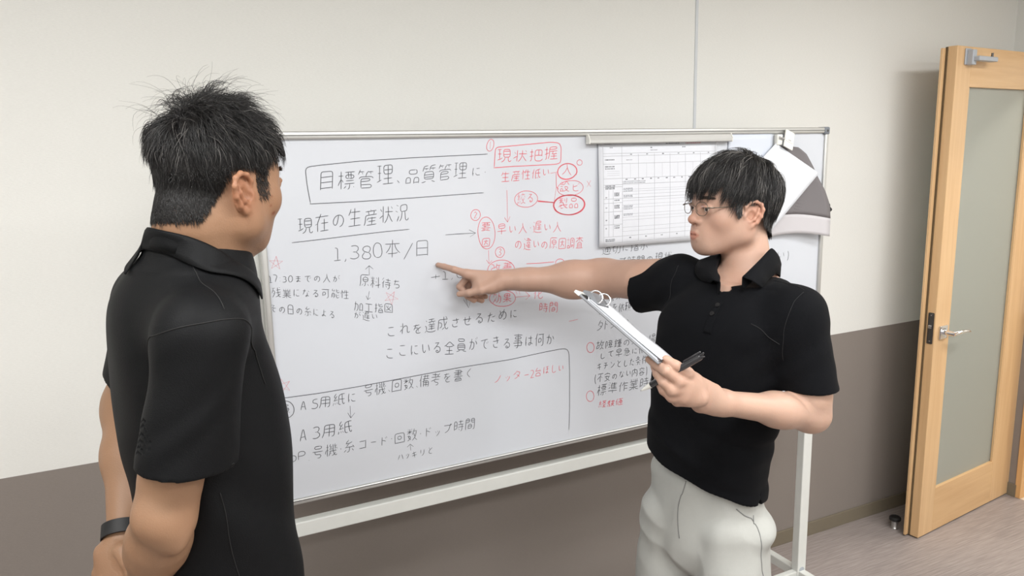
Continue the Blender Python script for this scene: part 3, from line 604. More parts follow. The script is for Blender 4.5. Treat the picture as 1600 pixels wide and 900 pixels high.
# name, ink, stroke width (mm), strokes in mm along and up the board
MARKS = [
  ('frame_line', 'k', 2.2, [[866,1669,650,1664,520,1659,426,1652,396,1649,391,1646,393,1605,398,1563],[396,1562,514,1562,680,1565,852,1569]]),
  ('underline', 'k', 2.0, [[348,1473,415,1476,509,1481,575,1484,642,1486]]),
  ('up_arrow', 'k', 2.0, [[531,1378,532,1402],[522,1394,532,1402,542,1393]]),
  ('down_arrow', 'k', 2.0, [[529,1338,524,1317],[520,1327,524,1317,531,1321]]),
  ('red_star', 'r', 1.6, [[310,1444,316,1413,294,1435,324,1431,297,1416,310,1444]]),
  ('red_star', 'r', 1.6, [[594,1330,586,1297,572,1330,603,1310,568,1310,594,1330]]),
  ('red_star', 'r', 1.6, [[319,1137,298,1110,299,1146,318,1114,286,1130,319,1137]]),
  ('frame_line', 'k', 2.2, [[282,1099,310,1097,390,1095,487,1096,624,1100,770,1104,919,1104,1028,1110,1087,1112,1104,1109,1110,1099,1112,1041,1111,924,1108,861]]),
  ('down_arrow', 'k', 2.2, [[463,1049,463,1017],[456,1032,463,1017,474,1029]]),
  ('up_arrow', 'k', 2.0, [[618,898,617,914],[608,909,617,916,626,907]]),
  ('circle_mark', 'k', 2.2, [[323,1055,320,1051,317,1047,312,1045,308,1044,303,1045,298,1047,294,1050,290,1054,288,1059,286,1065,286,1070,287,1076,289,1081,292,1085,296,1088,301,1090,306,1090,311,1089,315,1086,319,1083,322,1078,324,1073,326,1067,325,1062,324,1056,321,1052]]),
  ('circle_mark', 'r', 1.8, [[875,1677,872,1676,870,1676,868,1676,866,1678,864,1681,863,1684,863,1688,864,1692,865,1696,867,1699,869,1702,871,1705,874,1707,877,1708,879,1707,882,1706,883,1704,885,1701,885,1698,885,1694,884,1690,883,1686,881,1683,879,1680,876,1677,873,1676],[875,1701,873,1682]]),
  ('frame_line', 'r', 2.4, [[884,1635,889,1686,938,1689,1056,1697,1084,1695,1090,1686,1088,1640,1071,1637,937,1635,882,1633]]),
  ('circle_mark', 'r', 2.0, [[1137,1610,1134,1605,1129,1601,1122,1598,1114,1596,1107,1595,1099,1596,1092,1598,1085,1601,1081,1605,1078,1610,1077,1616,1078,1621,1081,1626,1086,1631,1092,1634,1099,1637,1107,1638,1115,1638,1123,1636,1130,1633,1135,1629,1139,1624,1140,1619,1140,1613,1138,1608,1133,1603,1127,1598,1120,1596,1112,1594,1103,1594,1095,1595,1088,1598,1082,1602,1078,1607,1076,1612,1076,1618,1078,1624,1082,1629,1087,1633,1094,1636,1102,1639,1111,1639,1119,1638,1127,1636,1133,1632,1138,1628,1141,1622,1142,1616,1141,1610,1137,1605]]),
  ('circle_mark', 'r', 1.8, [[1158,1640,1158,1638,1157,1636,1156,1634,1154,1633,1152,1632,1150,1632,1147,1632,1145,1633,1143,1634,1141,1635,1140,1637,1140,1639,1140,1641,1140,1643,1141,1644,1143,1646,1145,1647,1147,1648,1149,1648,1152,1647,1154,1647,1156,1645,1157,1644,1158,1642,1158,1640,1158,1638]]),
  ('circle_mark', 'r', 1.8, [[1102,1550,1093,1552,1085,1556,1079,1560,1076,1565,1075,1570,1077,1576,1081,1580,1088,1585,1096,1588,1106,1590,1117,1591,1128,1591,1138,1590,1147,1587,1154,1583,1160,1578,1162,1573,1162,1568,1159,1563,1154,1558,1146,1554,1136,1551,1126,1549,1115,1549,1105,1550,1095,1552]]),
  ('cross_mark', 'r', 1.8, [[1173,1588,1186,1571],[1186,1589,1173,1571]]),
  ('circle_mark', 'r', 2.6, [[1075,1508,1068,1514,1064,1521,1064,1528,1067,1534,1073,1540,1081,1545,1092,1548,1104,1551,1116,1551,1129,1550,1141,1546,1151,1542,1159,1536,1164,1530,1165,1522,1163,1516,1158,1509,1150,1504,1140,1500,1128,1497,1115,1496,1102,1497,1090,1500,1080,1504,1071,1510,1065,1516,1063,1523,1063,1530,1067,1536,1074,1542,1084,1547,1095,1550,1108,1552,1121,1551,1134,1549,1145,1546,1155,1540,1162,1534,1166,1527,1166,1520,1163,1513,1157,1507,1148,1502,1137,1498,1124,1496,1111,1496,1098,1498,1086,1501,1075,1506,1068,1512,1063,1518,1061,1526,1063,1532,1068,1539,1076,1544,1086,1549,1099,1551,1112,1552,1125,1552,1138,1549,1150,1544,1159,1539,1165,1532,1168,1525,1167,1518,1163,1511,1156,1504,1146,1500,1133,1496,1120,1495,1106,1496,1093,1498,1081,1502,1072,1507,1065,1514]]),
  ('bracket_line', 'r', 2.0, [[1055,1613,1077,1616],[1073,1614,1073,1575,1081,1568],[1073,1575,1066,1537]]),
  ('circle_mark', 'r', 1.8, [[1000,1528,991,1525,982,1524,973,1524,964,1526,956,1528,949,1532,944,1537,942,1542,941,1548,943,1553,946,1558,952,1562,960,1566,968,1568,977,1569,986,1568,995,1566,1003,1563,1009,1559,1013,1554,1015,1548,1015,1543,1013,1538,1008,1533,1001,1529,993,1526]]),
  ('connecting_line', 'r', 3.0, [[1014,1540,1068,1532],[1014,1538,1066,1533]]),
  ('down_arrow', 'r', 2.2, [[920,1573,920,1487],[911,1500,920,1487,928,1502]]),
  ('circle_mark', 'r', 1.8, [[830,1497,827,1497,823,1497,820,1498,817,1500,815,1502,813,1505,812,1509,812,1513,813,1516,815,1520,817,1522,820,1525,823,1526,827,1526,830,1526,833,1525,836,1523,838,1520,840,1516,840,1513,840,1509,839,1506,837,1502,834,1500,831,1498,828,1497],[822,1517,826,1520,830,1516,822,1503,830,1504]]),
  ('circle_mark', 'r', 1.8, [[847,1422,841,1428,837,1436,834,1446,832,1456,831,1467,832,1478,835,1488,839,1496,844,1502,850,1505,856,1506,862,1505,868,1500,873,1494,878,1485,880,1475,882,1464,882,1453,880,1442,877,1433,872,1426,867,1420,861,1418,855,1418,848,1421,843,1426]]),
  ('circle_mark', 'r', 1.8, [[900,1393,896,1392,892,1392,889,1393,885,1395,883,1398,881,1402,880,1405,880,1409,880,1413,882,1416,885,1419,888,1421,892,1423,895,1423,899,1422,903,1421,906,1419,908,1416,910,1412,910,1408,910,1404,909,1401,907,1397,904,1395,901,1393,897,1392],[892,1415,897,1417,899,1413,894,1408,899,1404,896,1399,890,1400]]),
  ('down_arrow', 'r', 2.0, [[861,1415,862,1379],[854,1390,862,1379,871,1387]]),
  ('circle_mark', 'r', 1.8, [[856,1354,856,1362,858,1369,862,1375,869,1380,878,1384,888,1386,898,1386,908,1385,918,1382,927,1377,934,1370,938,1364,940,1356,940,1349,937,1342,931,1336,923,1331,914,1328,904,1326,893,1327,883,1329,874,1333,866,1339,860,1345,856,1352,855,1360]]),
  ('circle_mark', 'r', 1.8, [[882,1261,874,1265,867,1270,862,1275,859,1281,859,1287,862,1292,866,1297,873,1300,882,1303,891,1304,901,1303,911,1301,920,1298,929,1294,935,1289,939,1283,941,1277,940,1271,936,1266,931,1262,923,1259,914,1257,904,1257,894,1258,884,1260,875,1264]]),
  ('right_arrow', 'r', 2.0, [[941,1279,985,1278],[971,1291,985,1278,971,1269]]),
  ('dash_mark', 'r', 2.0, [[975,1369,1021,1367,1064,1367]]),
  ('circle_mark', 'r', 2.0, [[1092,1350,1088,1349,1084,1349,1080,1349,1076,1351,1072,1353,1070,1355,1068,1358,1066,1361,1066,1364,1067,1367,1069,1370,1072,1372,1075,1374,1079,1374,1083,1374,1088,1374,1091,1372,1095,1370,1097,1367,1099,1364,1100,1361,1099,1358,1098,1355,1096,1352,1093,1351,1089,1349]]),
  ('dash_mark', 'r', 2.4, [[1111,1190,1141,1192]]),
  ('ditto_mark', 'r', 1.8, [[939,1301,945,1286],[951,1300,953,1285]]),
  ('right_arrow', 'k', 2.2, [[739,1465,782,1465,823,1464],[806,1474,825,1464,808,1455]]),
  ('down_arrow', 'k', 2.2, [[784,1289,798,1265,806,1290],[791,1292,796,1267]]),
  ('circle_mark', 'r', 2.0, [[1191,1088,1188,1087,1185,1086,1182,1087,1178,1089,1176,1091,1173,1094,1172,1098,1171,1102,1171,1105,1171,1109,1173,1112,1175,1115,1178,1117,1181,1118,1184,1118,1188,1116,1191,1115,1193,1112,1195,1109,1197,1105,1197,1101,1197,1097,1196,1094,1194,1091,1192,1088,1189,1087]]),
  ('circle_mark', 'r', 2.0, [[1190,937,1187,935,1184,935,1180,936,1176,938,1173,941,1171,944,1169,948,1168,953,1168,957,1169,961,1170,965,1173,968,1176,970,1179,971,1183,971,1186,970,1190,967,1193,964,1195,960,1196,956,1197,952,1197,947,1196,943,1194,940,1191,937,1188,936]]),
]

# ------------------------------------------------------------------ whiteboard on its stand
TB, DB = 0.4686, 1.8363
BO = 1.2                                    # the root stands under the middle of the board
board = empty('whiteboard', rz(TB) @ Vector((BO, DB, 0)), TB,
              'large wheeled whiteboard covered in handwritten black and red Japanese notes', 'whiteboard')
S0, S1, Z0, Z1 = .274 - BO, 2.124 - BO, .819, 1.731
M_panel = material('whiteboard_enamel', srgb(200, 204, 211), 0.22, noise=0.012, nscale=3, spec=0.5, coat=0.2)
M_edge = material('frame_groove', srgb(96, 96, 94), 0.5, 0.4)
panel = MB().box((S0 + .012, 0.0, Z0 + .01), (S1 - .012, 0.018, Z1 - .012)).build('writing_surface', M_panel, board)
def frame_bar(lo, hi, along):
    o = MB().box(lo, hi, 0.004, seg=3).build('frame_rail', M_alu, board, smooth=True)
    return o
ft = frame_bar((S0, -.008, Z1 - .019), (S1, .024, Z1), 0)
MB().box((S0 + .01, -.0088, Z1 - .0105), (S1 - .01, -.007, Z1 - .0085)).build('groove', M_edge, ft)
fb = frame_bar((S0, -.008, Z0), (S1, .024, Z0 + .014), 0)
MB().box((S0 + .01, -.0088, Z0 + .0088), (S1 - .01, -.007, Z0 + .0105)).build('groove', M_edge, fb)
frame_bar((S0, -.008, Z0 + .014), (S0 + .016, .024, Z1 - .019), 1)
frame_bar((S1 - .016, -.008, Z0 + .014), (S1, .024, Z1 - .019), 1)
M_cap = material('grey_corner_cap', srgb(112, 117, 124), 0.45)
for sx, sz in ((S0, Z0), (S0, Z1), (S1, Z0), (S1, Z1)):
    cx = sx + (.011 if sx == S0 else -.011)
    cz = sz + (.011 if sz == Z0 else -.011)
    c = MB().box((cx - .0125, -.0105, cz - .0125), (cx + .0125, .026, cz + .0125), .005, seg=3).build('corner_cap', M_cap, board, smooth=True)
    MB().cone((cx, -.0115, cz), (cx, -.009, cz), .004, n=12).build('screw', M_darkmetal, c)
# stand: two posts, lower cross rail, bottom rail, feet with castors, pivot knobs
PW = .042
for side, sx in ((-1, S0 - .030), (1, S1 + .018)):
    x0 = sx - PW / 2
    post = MB().box((x0, .028, .075), (x0 + PW, .060, 1.62), .003).build('post', M_whitepaint, board)
    MB().cone((sx, .0265, .10), (sx, .029, .10), .012, n=16).build('bolt', M_greypaint, post)
    MB().box((x0 - .004, .0268, 1.386), (x0 + PW + .012 * (side < 0), .030, 1.52), .001).build('bracket', M_whitepaint, post)
    foot = MB().box((x0 + .006, -.30, .062), (x0 + PW - .006, .38, .098), .003).build('foot_bar', M_whitepaint, board)
    for fy in (-.275, .355):
        ca = MB().cone((sx - .012, fy, .027), (sx + .012, fy, .027), .027, n=20).build('castor', M_black, board, smooth=True)
        MB().box((sx - .016, fy - .016, .03), (sx + .016, fy + .016, .064), .003).build('castor_fork', M_darkmetal, ca)
    ox = sx + side * .048
    kn = MB()
    prof = []
    pts = []
    for q in range(48):
        a = 2 * math.pi * q / 48
        rr = .0205 + .0028 * math.cos(6 * a)
        pts.append((rr * math.cos(a), rr * math.sin(a)))
    kn.prism(pts, -.009, .009, Matrix.Translation((sx + side * .040, .044, 1.452)) @ rz(math.pi / 2))
    kn.cone((sx + side * .012, .044, 1.452), (sx + side * .034, .044, 1.452), .009, n=14)
    kn.build('knob', M_black, board, smooth=True)
    MB().cone((sx + side * .0, .044, 1.503), (sx + side * .030, .044, 1.503), .0022, n=8).build('stop_pin', M_darkmetal, board)
MB().box((S0 - .03, .030, .712), (S1 + .01, .060, .752), .003).build('cross_rail', M_whitepaint, board)
MB().box((S0 - .03, .032, .066), (S1, .056, .096), .003).build('bottom_rail', M_whitepaint, board)

# ---- handwriting: ink strokes laid on the enamel, one mesh per written line
INK = {'k': material('black_marker_ink', srgb(84, 86, 91), 0.6, noise=0.15, nscale=60),
       'r': material('red_marker_ink', srgb(214, 92, 104), 0.6, noise=0.15, nscale=60)}

def resample(P, step):
    """smooth a polyline and give it even points"""
    P = np.asarray(P, float)
    d = np.r_[0, np.cumsum(np.hypot(*np.diff(P, axis=0).T))]
    if d[-1] < 1e-6:
        return P[:1]
    n = max(2, int(d[-1] / step) + 1)
    t = np.linspace(0, d[-1], n)
    Q = np.c_[np.interp(t, d, P[:, 0]), np.interp(t, d, P[:, 1])]
    for _ in range(2):
        if n > 4:
            Q[1:-1] = .25 * Q[:-2] + .5 * Q[1:-1] + .25 * Q[2:]
    return Q

def ink_mesh(strokes, width, y, lift=0.0004):
    """flat ribbons in the plane y = const"""
    V, F = [], []
    for Q in strokes:
        Q = np.asarray(Q, float)
        if len(Q) < 2:
            c = Q[0]
            k0 = len(V)
            for a in range(8):
                V.append((c[0] + width * .7 * math.cos(a * math.pi / 4), y - lift, c[1] + width * .7 * math.sin(a * math.pi / 4)))
            F.append(tuple(range(k0, k0 + 8)))
            continue
        T = np.gradient(Q, axis=0)
        T /= (np.hypot(T[:, 0], T[:, 1])[:, None] + 1e-9)
        N = np.c_[-T[:, 1], T[:, 0]]
        n = len(Q)
        w = np.full(n, width / 2)
        w[0] *= .6
        w[-1] *= .45
        A, B = Q + N * w[:, None], Q - N * w[:, None]
        k0 = len(V)
        for a, b in zip(A, B):
            V.append((a[0], y - lift, a[1]))
            V.append((b[0], y - lift, b[1]))
        for i in range(n - 1):
            F.append((k0 + 2 * i, k0 + 2 * i + 1, k0 + 2 * i + 3, k0 + 2 * i + 2))
    me = bpy.data.meshes.new('ink')
    me.from_pydata(V, [], F)
    return me

NARROW = {c: .58 for c in '0123456789'}
NARROW.update({c: .36 for c in ',.、・:()'})
NARROW.update({'1': .42, 'A': .72, 'P': .66, 'o': .6, '/': .6, 'ッ': .7, '+': .62, 'ー': .7, 'り': .72, 'ド': .9, 'に': .9, 'い': .9})
rnd = random.Random(5)
def write_line(text, s0, z0, s1, z1, h, ink, wmm):
    adv = [NARROW.get(c, 1.0) for c in text]
    tot = sum(adv)
    dx, dz = (s1 - s0), (z1 - z0)
    strokes = []
    x = 0.0
    for c, a in zip(text, adv):
        f = x / tot
        cw = dx * a / tot
        o = np.array([s0 + dx * f - BO, z0 + dz * f])
        slope = dz / dx
        hh = h * rnd.uniform(.9, 1.08) * (1.0 if a > .7 or c in '0123456789AP/()' else .9)
        kana = 'ぁ' <= c <= 'ヿ'
        sc = .86 if kana else 1.0
        skew = rnd.uniform(.03, .13)
        rot = rnd.uniform(-.05, .05)
        bend = rnd.uniform(-.08, .08)
        o = o + np.array([0, rnd.uniform(-.04, .06) * h])
        for pl in GLYPHS[c]:
            P = (np.array(pl, float).reshape(-1, 2) - 4.0) / 41.0
            if a < .7:
                P[:, 0] = (P[:, 0] - GLX[c][0]) / GLX[c][1]
            P = (P - .5) * sc + .5
            P[:, 0] += bend * (P[:, 1] - .5) ** 2 + skew * (P[:, 1] - .4)
            P[:, 1] += rot * (P[:, 0] - .5) + rnd.uniform(-.015, .015)
            P[:, 0] += rnd.uniform(-.015, .015)
            q = np.c_[o[0] + (.04 + .92 * P[:, 0]) * cw, o[1] + P[:, 1] * hh + slope * P[:, 0] * cw]
            strokes.append(resample(q, .0035))
        x += a
    me = ink_mesh(strokes, wmm * .00068, 0.0)
    return tag(link_mesh('handwritten_line', me, INK[ink], panel), kind='stuff')
GLX = {}
for c, g in GLYPHS.items():
    xs = [(v - 4.0) / 41.0 for pl in g for v in pl[0::2]]
    lo, hi = min(xs), max(xs)
    if hi - lo < .25:
        m = (hi + lo) / 2
        lo, hi = m - .22, m + .22
    GLX[c] = (lo - .03, hi - lo + .06)
for L in LINES:
    write_line(*L)
for name, ink, w, data in MARKS:
    st = []
    for pl in data:
        P = np.array(pl, float).reshape(-1, 2) / 1000.0
        P[:, 0] -= BO
        ln_ = np.abs(np.diff(P, axis=0)).sum()
        st.append(P if 'star' in name or 'arrow' in name or ln_ < .05 else resample(P, .006 if ln_ > .12 else .003))
    link_mesh(name, ink_mesh(st, w * .00082, 0.0, .00045), INK[ink], panel)

# ---- aluminium magnet rail, chart sheet, loose sheets, clip
Bm = rz(TB) @ Matrix.Translation((BO, DB, 0))
def on_board(s, z, y=0.0):
    return Bm @ Vector((s - BO, y, z))
rail = empty('magnet_rail', on_board(1.428, 1.69, -.004), TB,
             'long aluminium magnet rail holding the printed chart at the top of the whiteboard', 'magnet rail')
prof = [(-.0, .0), (-.016, .0), (-.019, .003), (-.019, .010), (-.012, .0225), (-.008, .026), (0, .026)]
rb = MB()
A = [[(x, y, z) for y, z in prof] for x in (-.258, .258)]
rb.grid(list(zip(*A)))
bmesh.ops.holes_fill(rb.bm, edges=rb.bm.edges[:], sides=0)
rb.build('rail_body', M_alu, rail)
for x in (-.2605, .258):
    MB().prism([(0, 0), (.019, 0), (.0195, .012), (.012, .0255), (0, .027)], x, x + .0025, rz(-math.pi / 2) if 0 else Matrix(((0, 1, 0, 0), (-1, 0, 0, 0), (0, 0, 1, 0), (0, 0, 0, 1)))).build('end_cap', M_white_plastic, rail)

M_paper = material('white_paper', srgb(214, 217, 223), 0.8, noise=0.01, nscale=8, spec=0.2)
M_paper2 = material('bluish_white_paper', srgb(205, 211, 222), 0.8, noise=0.01, nscale=8, spec=0.2)
M_greyprint = material('grey_printed_paper', srgb(112, 108, 110), 0.5, noise=0.03, nscale=6)
M_print = material('printed_grey_lines', srgb(176, 178, 184), 0.8)
M_printd = material('printed_dark_text', srgb(112, 114, 120), 0.8)
M_printr = material('printed_red_text', srgb(190, 120, 124), 0.8)
M_pencil = material('pencil_notes', srgb(140, 142, 150), 0.8)

def sheet(parent, name, mat, outline, bend, n=14, m=14):
    """quad sheet from four corners (local s, z) with a depth function bend(u, v)"""
    rows = []
    (ax, az), (bx, bz), (cx, cz), (dx, dz) = outline     # tl, tr, br, bl
    for j in range(m + 1):
        v = j / m
        row = []
        for i in range(n + 1):
            u = i / n
            x = (ax * (1 - u) + bx * u) * (1 - v) + (dx * (1 - u) + cx * u) * v
            z = (az * (1 - u) + bz * u) * (1 - v) + (dz * (1 - u) + cz * u) * v
            row.append((x, bend(u, v), z))
        rows.append(row)
    return MB().grid(rows).build(name, mat, parent, smooth='all', solid=.0004)

chart = empty('chart_sheet', on_board(1.42, 1.40), TB,
              'large white printed progress chart with a fine grid hanging under the aluminium rail', 'paper')
cb = lambda u, v: -.004 - .006 * v - .004 * math.sin(v * 3.1) * (0.4 + .6 * abs(u - .5))
CX0, CX1, CZ0, CZ1 = 1.208 - 1.42, 1.640 - 1.42, 1.397 - 1.40, 1.692 - 1.40
cs = sheet(chart, 'paper', M_paper, [(CX0, CZ1), (CX1, CZ1), (CX1, CZ0 - .004), (CX0, CZ0)], cb)
def chart_pt(u, v, off=.0006):
    return (CX0 + (CX1 - CX0) * u, cb(u, v) - off, CZ1 + (CZ0 - CZ1) * v)
def chart_lines(segs, w, name, mat):
    V, F = [], []
    for (u0, v0, u1, v1) in segs:
        nn = 10 if abs(v1 - v0) > .02 or abs(u1 - u0) > .2 else 2
        hor = abs(u1 - u0) >= abs(v1 - v0)
        k0 = len(V)
        for i in range(nn + 1):
            t = i / nn
            x, y, z = chart_pt(u0 + (u1 - u0) * t, v0 + (v1 - v0) * t)
            if hor:
                V += [(x, y, z + w / 2), (x, y, z - w / 2)]
            else:
                V += [(x - w / 2, y, z), (x + w / 2, y, z)]
        for i in range(nn):
            F.append((k0 + 2 * i, k0 + 2 * i + 1, k0 + 2 * i + 3, k0 + 2 * i + 2))
    me = bpy.data.meshes.new(name)
    me.from_pydata(V, [], F)
    return tag(link_mesh(name, me, mat, cs), kind='stuff' if len(F) > 20 else None)
L0, L1, R1 = .035, .185, .985
rows_v = [.015, .032, .10, .125, .20, .34, .362, .40, .415, .47, .535, .575, .66, .69, .785, .905, .965]
segs = [(L0, v, R1, v) for v in (.032, .10, .125, .20, .34, .40, .535, .905, .965)]
segs += [(L0, .032, L0, .965), (L1, .032, L1, .965), (R1, .032, R1, .965)]
segs += [(L0, v, L1, v) for v in (.42, .575, .66, .785)] + [(.075, .45, .075, .905), (.11, .45, .11, .905)]
segs += [(L1 + k * (R1 - L1) / 6.0, .11, L1 + k * (R1 - L1) / 6.0, .965) for k in range(1, 6)]
chart_lines(segs, .0011, 'chart_rules', M_print)
fine = [(L1, v, R1, v) for v in [.45, .47, .50, .56, .60, .63, .69, .72, .75, .82, .86]] + [(L0 + .03, v, L1 - .02, v) for v in (.27, .29, .31)]
fine += [(L1 + (k + .5) * (R1 - L1) / 6.0, .20, L1 + (k + .5) * (R1 - L1) / 6.0, .34) for k in range(6)]
chart_lines(fine, .0006, 'fine_rules', M_print)
tx, tr = [], []
rr = random.Random(3)
def words(lst, u, v, n, w=.006, gap=.0025, th=1):
    for i in range(n):
        lst.append((u, v, u + w * rr.uniform(.6, 1.2), v))
        u += w + gap
words(tx, .045, .008, 7); words(tx, .55, .012, 14); words(tr, .72, .012, 16)
words(tx, .09, .065 - .02, 3); words(tx, .42, .05, 2); words(tx, .69, .05, 4)
for k in range(6):
    u = L1 + (k + .5) * (R1 - L1) / 6.0
    words(tx, u, .112, 2)
    words(tx, u - .04, .352, 2); words(tx, u + .03, .352, 2)
    words(tx, u - .01, .925, 2)
for v in (.16, .225, .245, .41, .425, .437, .48, .492, .505, .55, .60, .612, .625, .70, .712, .724, .80, .82, .93, .945):
    words(tx, .12 if .45 < v < .9 else .05, v, 5 if .45 < v < .9 else 9)
for v in (.52, .62, .74, .82):
    words(tx, .05, v, 2, .004)
chart_lines(tx, .0030, 'printed_text', M_printd)
chart_lines(tr, .0026, 'printed_text', M_printr)
pn = []
words(pn, .42, .075, 7); words(pn, .22, .165, 6)
for v in (.372, .388):
    words(pn, .19, v, 22)
for v in (.44, .452, .466, .51, .522, .61, .622, .64, .69, .702):
    words(pn, .195, v, 9)
chart_lines(pn, .0022, 'pencil_notes', M_pencil)

# blank sheet behind the man's head, hanging left of the clip
bl = sheet(None, 'blank_sheet', M_paper2, [(1.69, 1.713), (1.872, 1.716), (1.862, 1.425), (1.675, 1.42)],
           lambda u, v: -.003 - .012 * u * v - .003 * v)
bl.matrix_world = rz(TB) @ Matrix.Translation((0, DB, 0))
tag(bl, 'plain bluish white sheet hanging just left of the white plastic clip', 'paper')
# tilted white sheet
tw = empty('tilted_sheet', on_board(1.92, 1.50), TB, 'tilted plain white sheet with a sharp corner pointing right, held by the clip', 'paper')
sheet(tw, 'paper', M_paper, [(1.877 - 1.92, 1.682 - 1.5), (2.056 - 1.92, 1.582 - 1.5), (1.830 - 1.92, 1.398 - 1.5), (1.639 - 1.92, 1.502 - 1.5)],
      lambda u, v: -.014 - .020 * u - .012 * v)
# large grey print curling behind it
gp = empty('grey_print', on_board(1.95, 1.40), TB, 'curling glossy grey print with a pale bottom margin, hanging behind the tilted white sheet', 'poster')
GR = [(1.932, 1.672), (1.975, 1.668), (2.008, 1.645), (2.038, 1.600), (2.055, 1.57), (2.088, 1.525), (2.112, 1.475), (2.116, 1.43)]
def grey_edge(t):
    q = np.array(GR)
    d = np.r_[0, np.cumsum(np.hypot(*np.diff(q, axis=0).T))]
    return np.interp(t * d[-1], d, q[:, 0]), np.interp(t * d[-1], d, q[:, 1])
rows, rows2 = [], []
def gbend(u, v):
    return -.006 - .020 * u ** 2 * (.35 + .65 * math.sin(min(v * 1.2, 1) * math.pi * .5)) - .012 * v * u
NV = 24
for j in range(NV + 1):
    v = j / NV
    ex, ez = grey_edge(v)
    # left end of each row runs behind the man's head
    lx, lz = 1.90 - .10 * v, 1.672 - .235 * v
    rows.append([((lx + (ex - lx) * u) - 1.95, gbend(u, v), (lz + (ez - lz) * u + .018 * math.sin(math.pi * u) * v) - 1.40) for u in np.linspace(0, 1, 15)])
MB().grid(rows).build('printed_area', M_greyprint, gp, smooth='all', solid=.0004)
for j in range(7):
    v = j / 6
    row = []
    for u in np.linspace(0, 1, 15):
        ex, ez = 2.116 - .004 * v, 1.43 - .060 * v
        lx, lz = 1.80 - .004 * v, 1.437 - .066 * v
        row.append(((lx + (ex - lx) * u) - 1.95, gbend(u, 1) - .004 * v, (lz + (ez - lz) * u + .018 * math.sin(math.pi * u)) - 1.40))
    rows2.append(row)
M_margin = material('pale_margin', srgb(190, 187, 190), 0.55, noise=0.02)
MB().grid(rows2).build('margin', M_margin, gp, smooth='all', solid=.0004)
pw = []
for r_ in range(9):
    z = 1.535 - r_ * .0095 - 1.40
    u = 1.995 - .004 * r_ - 1.95
    n_ = rr.randint(9, 13)
    for i in range(n_):
        x0 = u + i * .0075
        zz = z - .0016 * i
        uu = min(1, max(0, (x0 + .11) / .30))
        y = gbend(uu, min(1, .55 + .05 * r_)) - .004
        pw.append(((x0, y, zz), (x0 + .0055, y, zz - .001)))
V, F = [], []
for a, b in pw:
    k0 = len(V)
    V += [(a[0], a[1], a[2] + .0012), (a[0], a[1], a[2] - .0012), (b[0], b[1], b[2] - .0012), (b[0], b[1], b[2] + .0012)]
    F.append((k0, k0 + 1, k0 + 2, k0 + 3))
me = bpy.data.meshes.new('printed_text')
me.from_pydata(V, [], F)
tag(link_mesh('printed_text', me, material('faint_print', srgb(96, 90, 92), 0.6), gp), kind='stuff')
# clip
clip = empty('magnet_clip', on_board(1.915, 1.67, -.002), TB, 'white plastic magnet clip pinching the loose sheets at the top of the whiteboard', 'clip')
Mc = Matrix.Translation((.012, -.018, .022)) @ Matrix.Rotation(math.radians(22), 4, 'Y') @ Matrix.Rotation(math.radians(-14), 4, 'X')
MB().box((-.021, -.003, -.030), (.021, .002, .030), .002, M=Mc).build('lever', M_white_plastic, clip)
MB().box((-.017, -.0045, -.010), (.017, -.002, -.005), .001, M=Mc).build('ridge', M_white_plastic, clip)
MB().box((-.036, -.016, .006), (-.012, 0, .040), .003).build('magnet_base', M_white_plastic, clip)
MB().cone((-.030, -.018, .030), (.018, -.018, .018), .004, n=10).build('hinge_pin', M_metal, clip)

# ------------------------------------------------------------------ door leaf (open, almost parallel to the back wall)
DA = math.atan2(.536, .845)
door = empty('door_leaf', (1.717, 3.015, 0.006), DA, 'open beech framed door with a tall frosted glass pane and chrome lever', 'door')
DWD, DHT, DT = .81, 2.03, .037
MB().box((0, 0, 0), (.108, DT, DHT), .002).build('stile', M_beech_v, door)
MB().box((.5985, 0, 0), (DWD, DT, DHT), .002).build('stile', M_beech_v, door)
MB().box((.108, .0005, DHT - .152), (.5985, DT - .0005, DHT), .0015).build('rail', M_beech_h, door)
MB().box((.108, .0005, .0), (.5985, DT - .0005, .20), .0015).build('rail', M_beech_h, door)
n = NT('frosted_glass')
n.b.inputs['Base Color'].default_value = srgb(190, 193, 184)
n.b.inputs['Roughness'].default_value = 0.35
n.b.inputs['Transmission Weight'].default_value = 0.45
n.b.inputs['IOR'].default_value = 1.3
M_frost = n.m
MB().box((.106, .014, .198), (.600, .020, DHT - .150)).build('glass_pane', M_frost, door)
for bx in ((.108, .002, .20, .114, .013, DHT - .152), (.5925, .002, .20, .5985, .013, DHT - .152)):
    MB().box(bx[:3], bx[3:], .001).build('glazing_bead', M_beech_v, door)
# meeting strip on the far face, with a dark gap
MB().box((-.022, DT + .006, .002), (.03, DT + .016, DHT - .006), .0015).build('meeting_strip', M_beech_v, door)
MB().box((-.004, DT - .001, .004), (.03, DT + .0065, DHT - .002)).build('gap_seal', material('seal_brown', srgb(92, 76, 52), .8), door)
lp = MB().box((-.0015, .006, .855), (.001, .029, .985), .004, seg=3).build('lock_plate', M_darkmetal, door)
MB().box((-.010, .010, .920), (.001, .024, .934), .002).build('latch_bolt', M_chrome, lp)
for z in (.866, .974):
    MB().cone((-.0025, .0175, z), (-.001, .0175, z), .003, n=10).build('screw', M_chrome, lp)
rose = MB().box((.028, -.009, .872), (.084, 0, .928), .003, seg=2).build('handle_rose', M_chrome, door, smooth=True)
MB().cone((.056, -.009, .90), (.056, -.052, .90), .0105, n=20).build('spindle', M_chrome, rose, smooth=True)
path = [(.050 + .012 * t + .11 * t ** 1.0, -.050 - .010 * math.sin(t * math.pi), .900 + .010 * math.sin(t * 3.0) - .006 * t) for t in np.linspace(0, 1, 14)]
MB().tube(path, .01, 14, rads=[.0115 - .004 * (i / 13) ** 1.5 for i in range(14)], flat=.7).build('lever', M_chrome, rose, smooth=True)
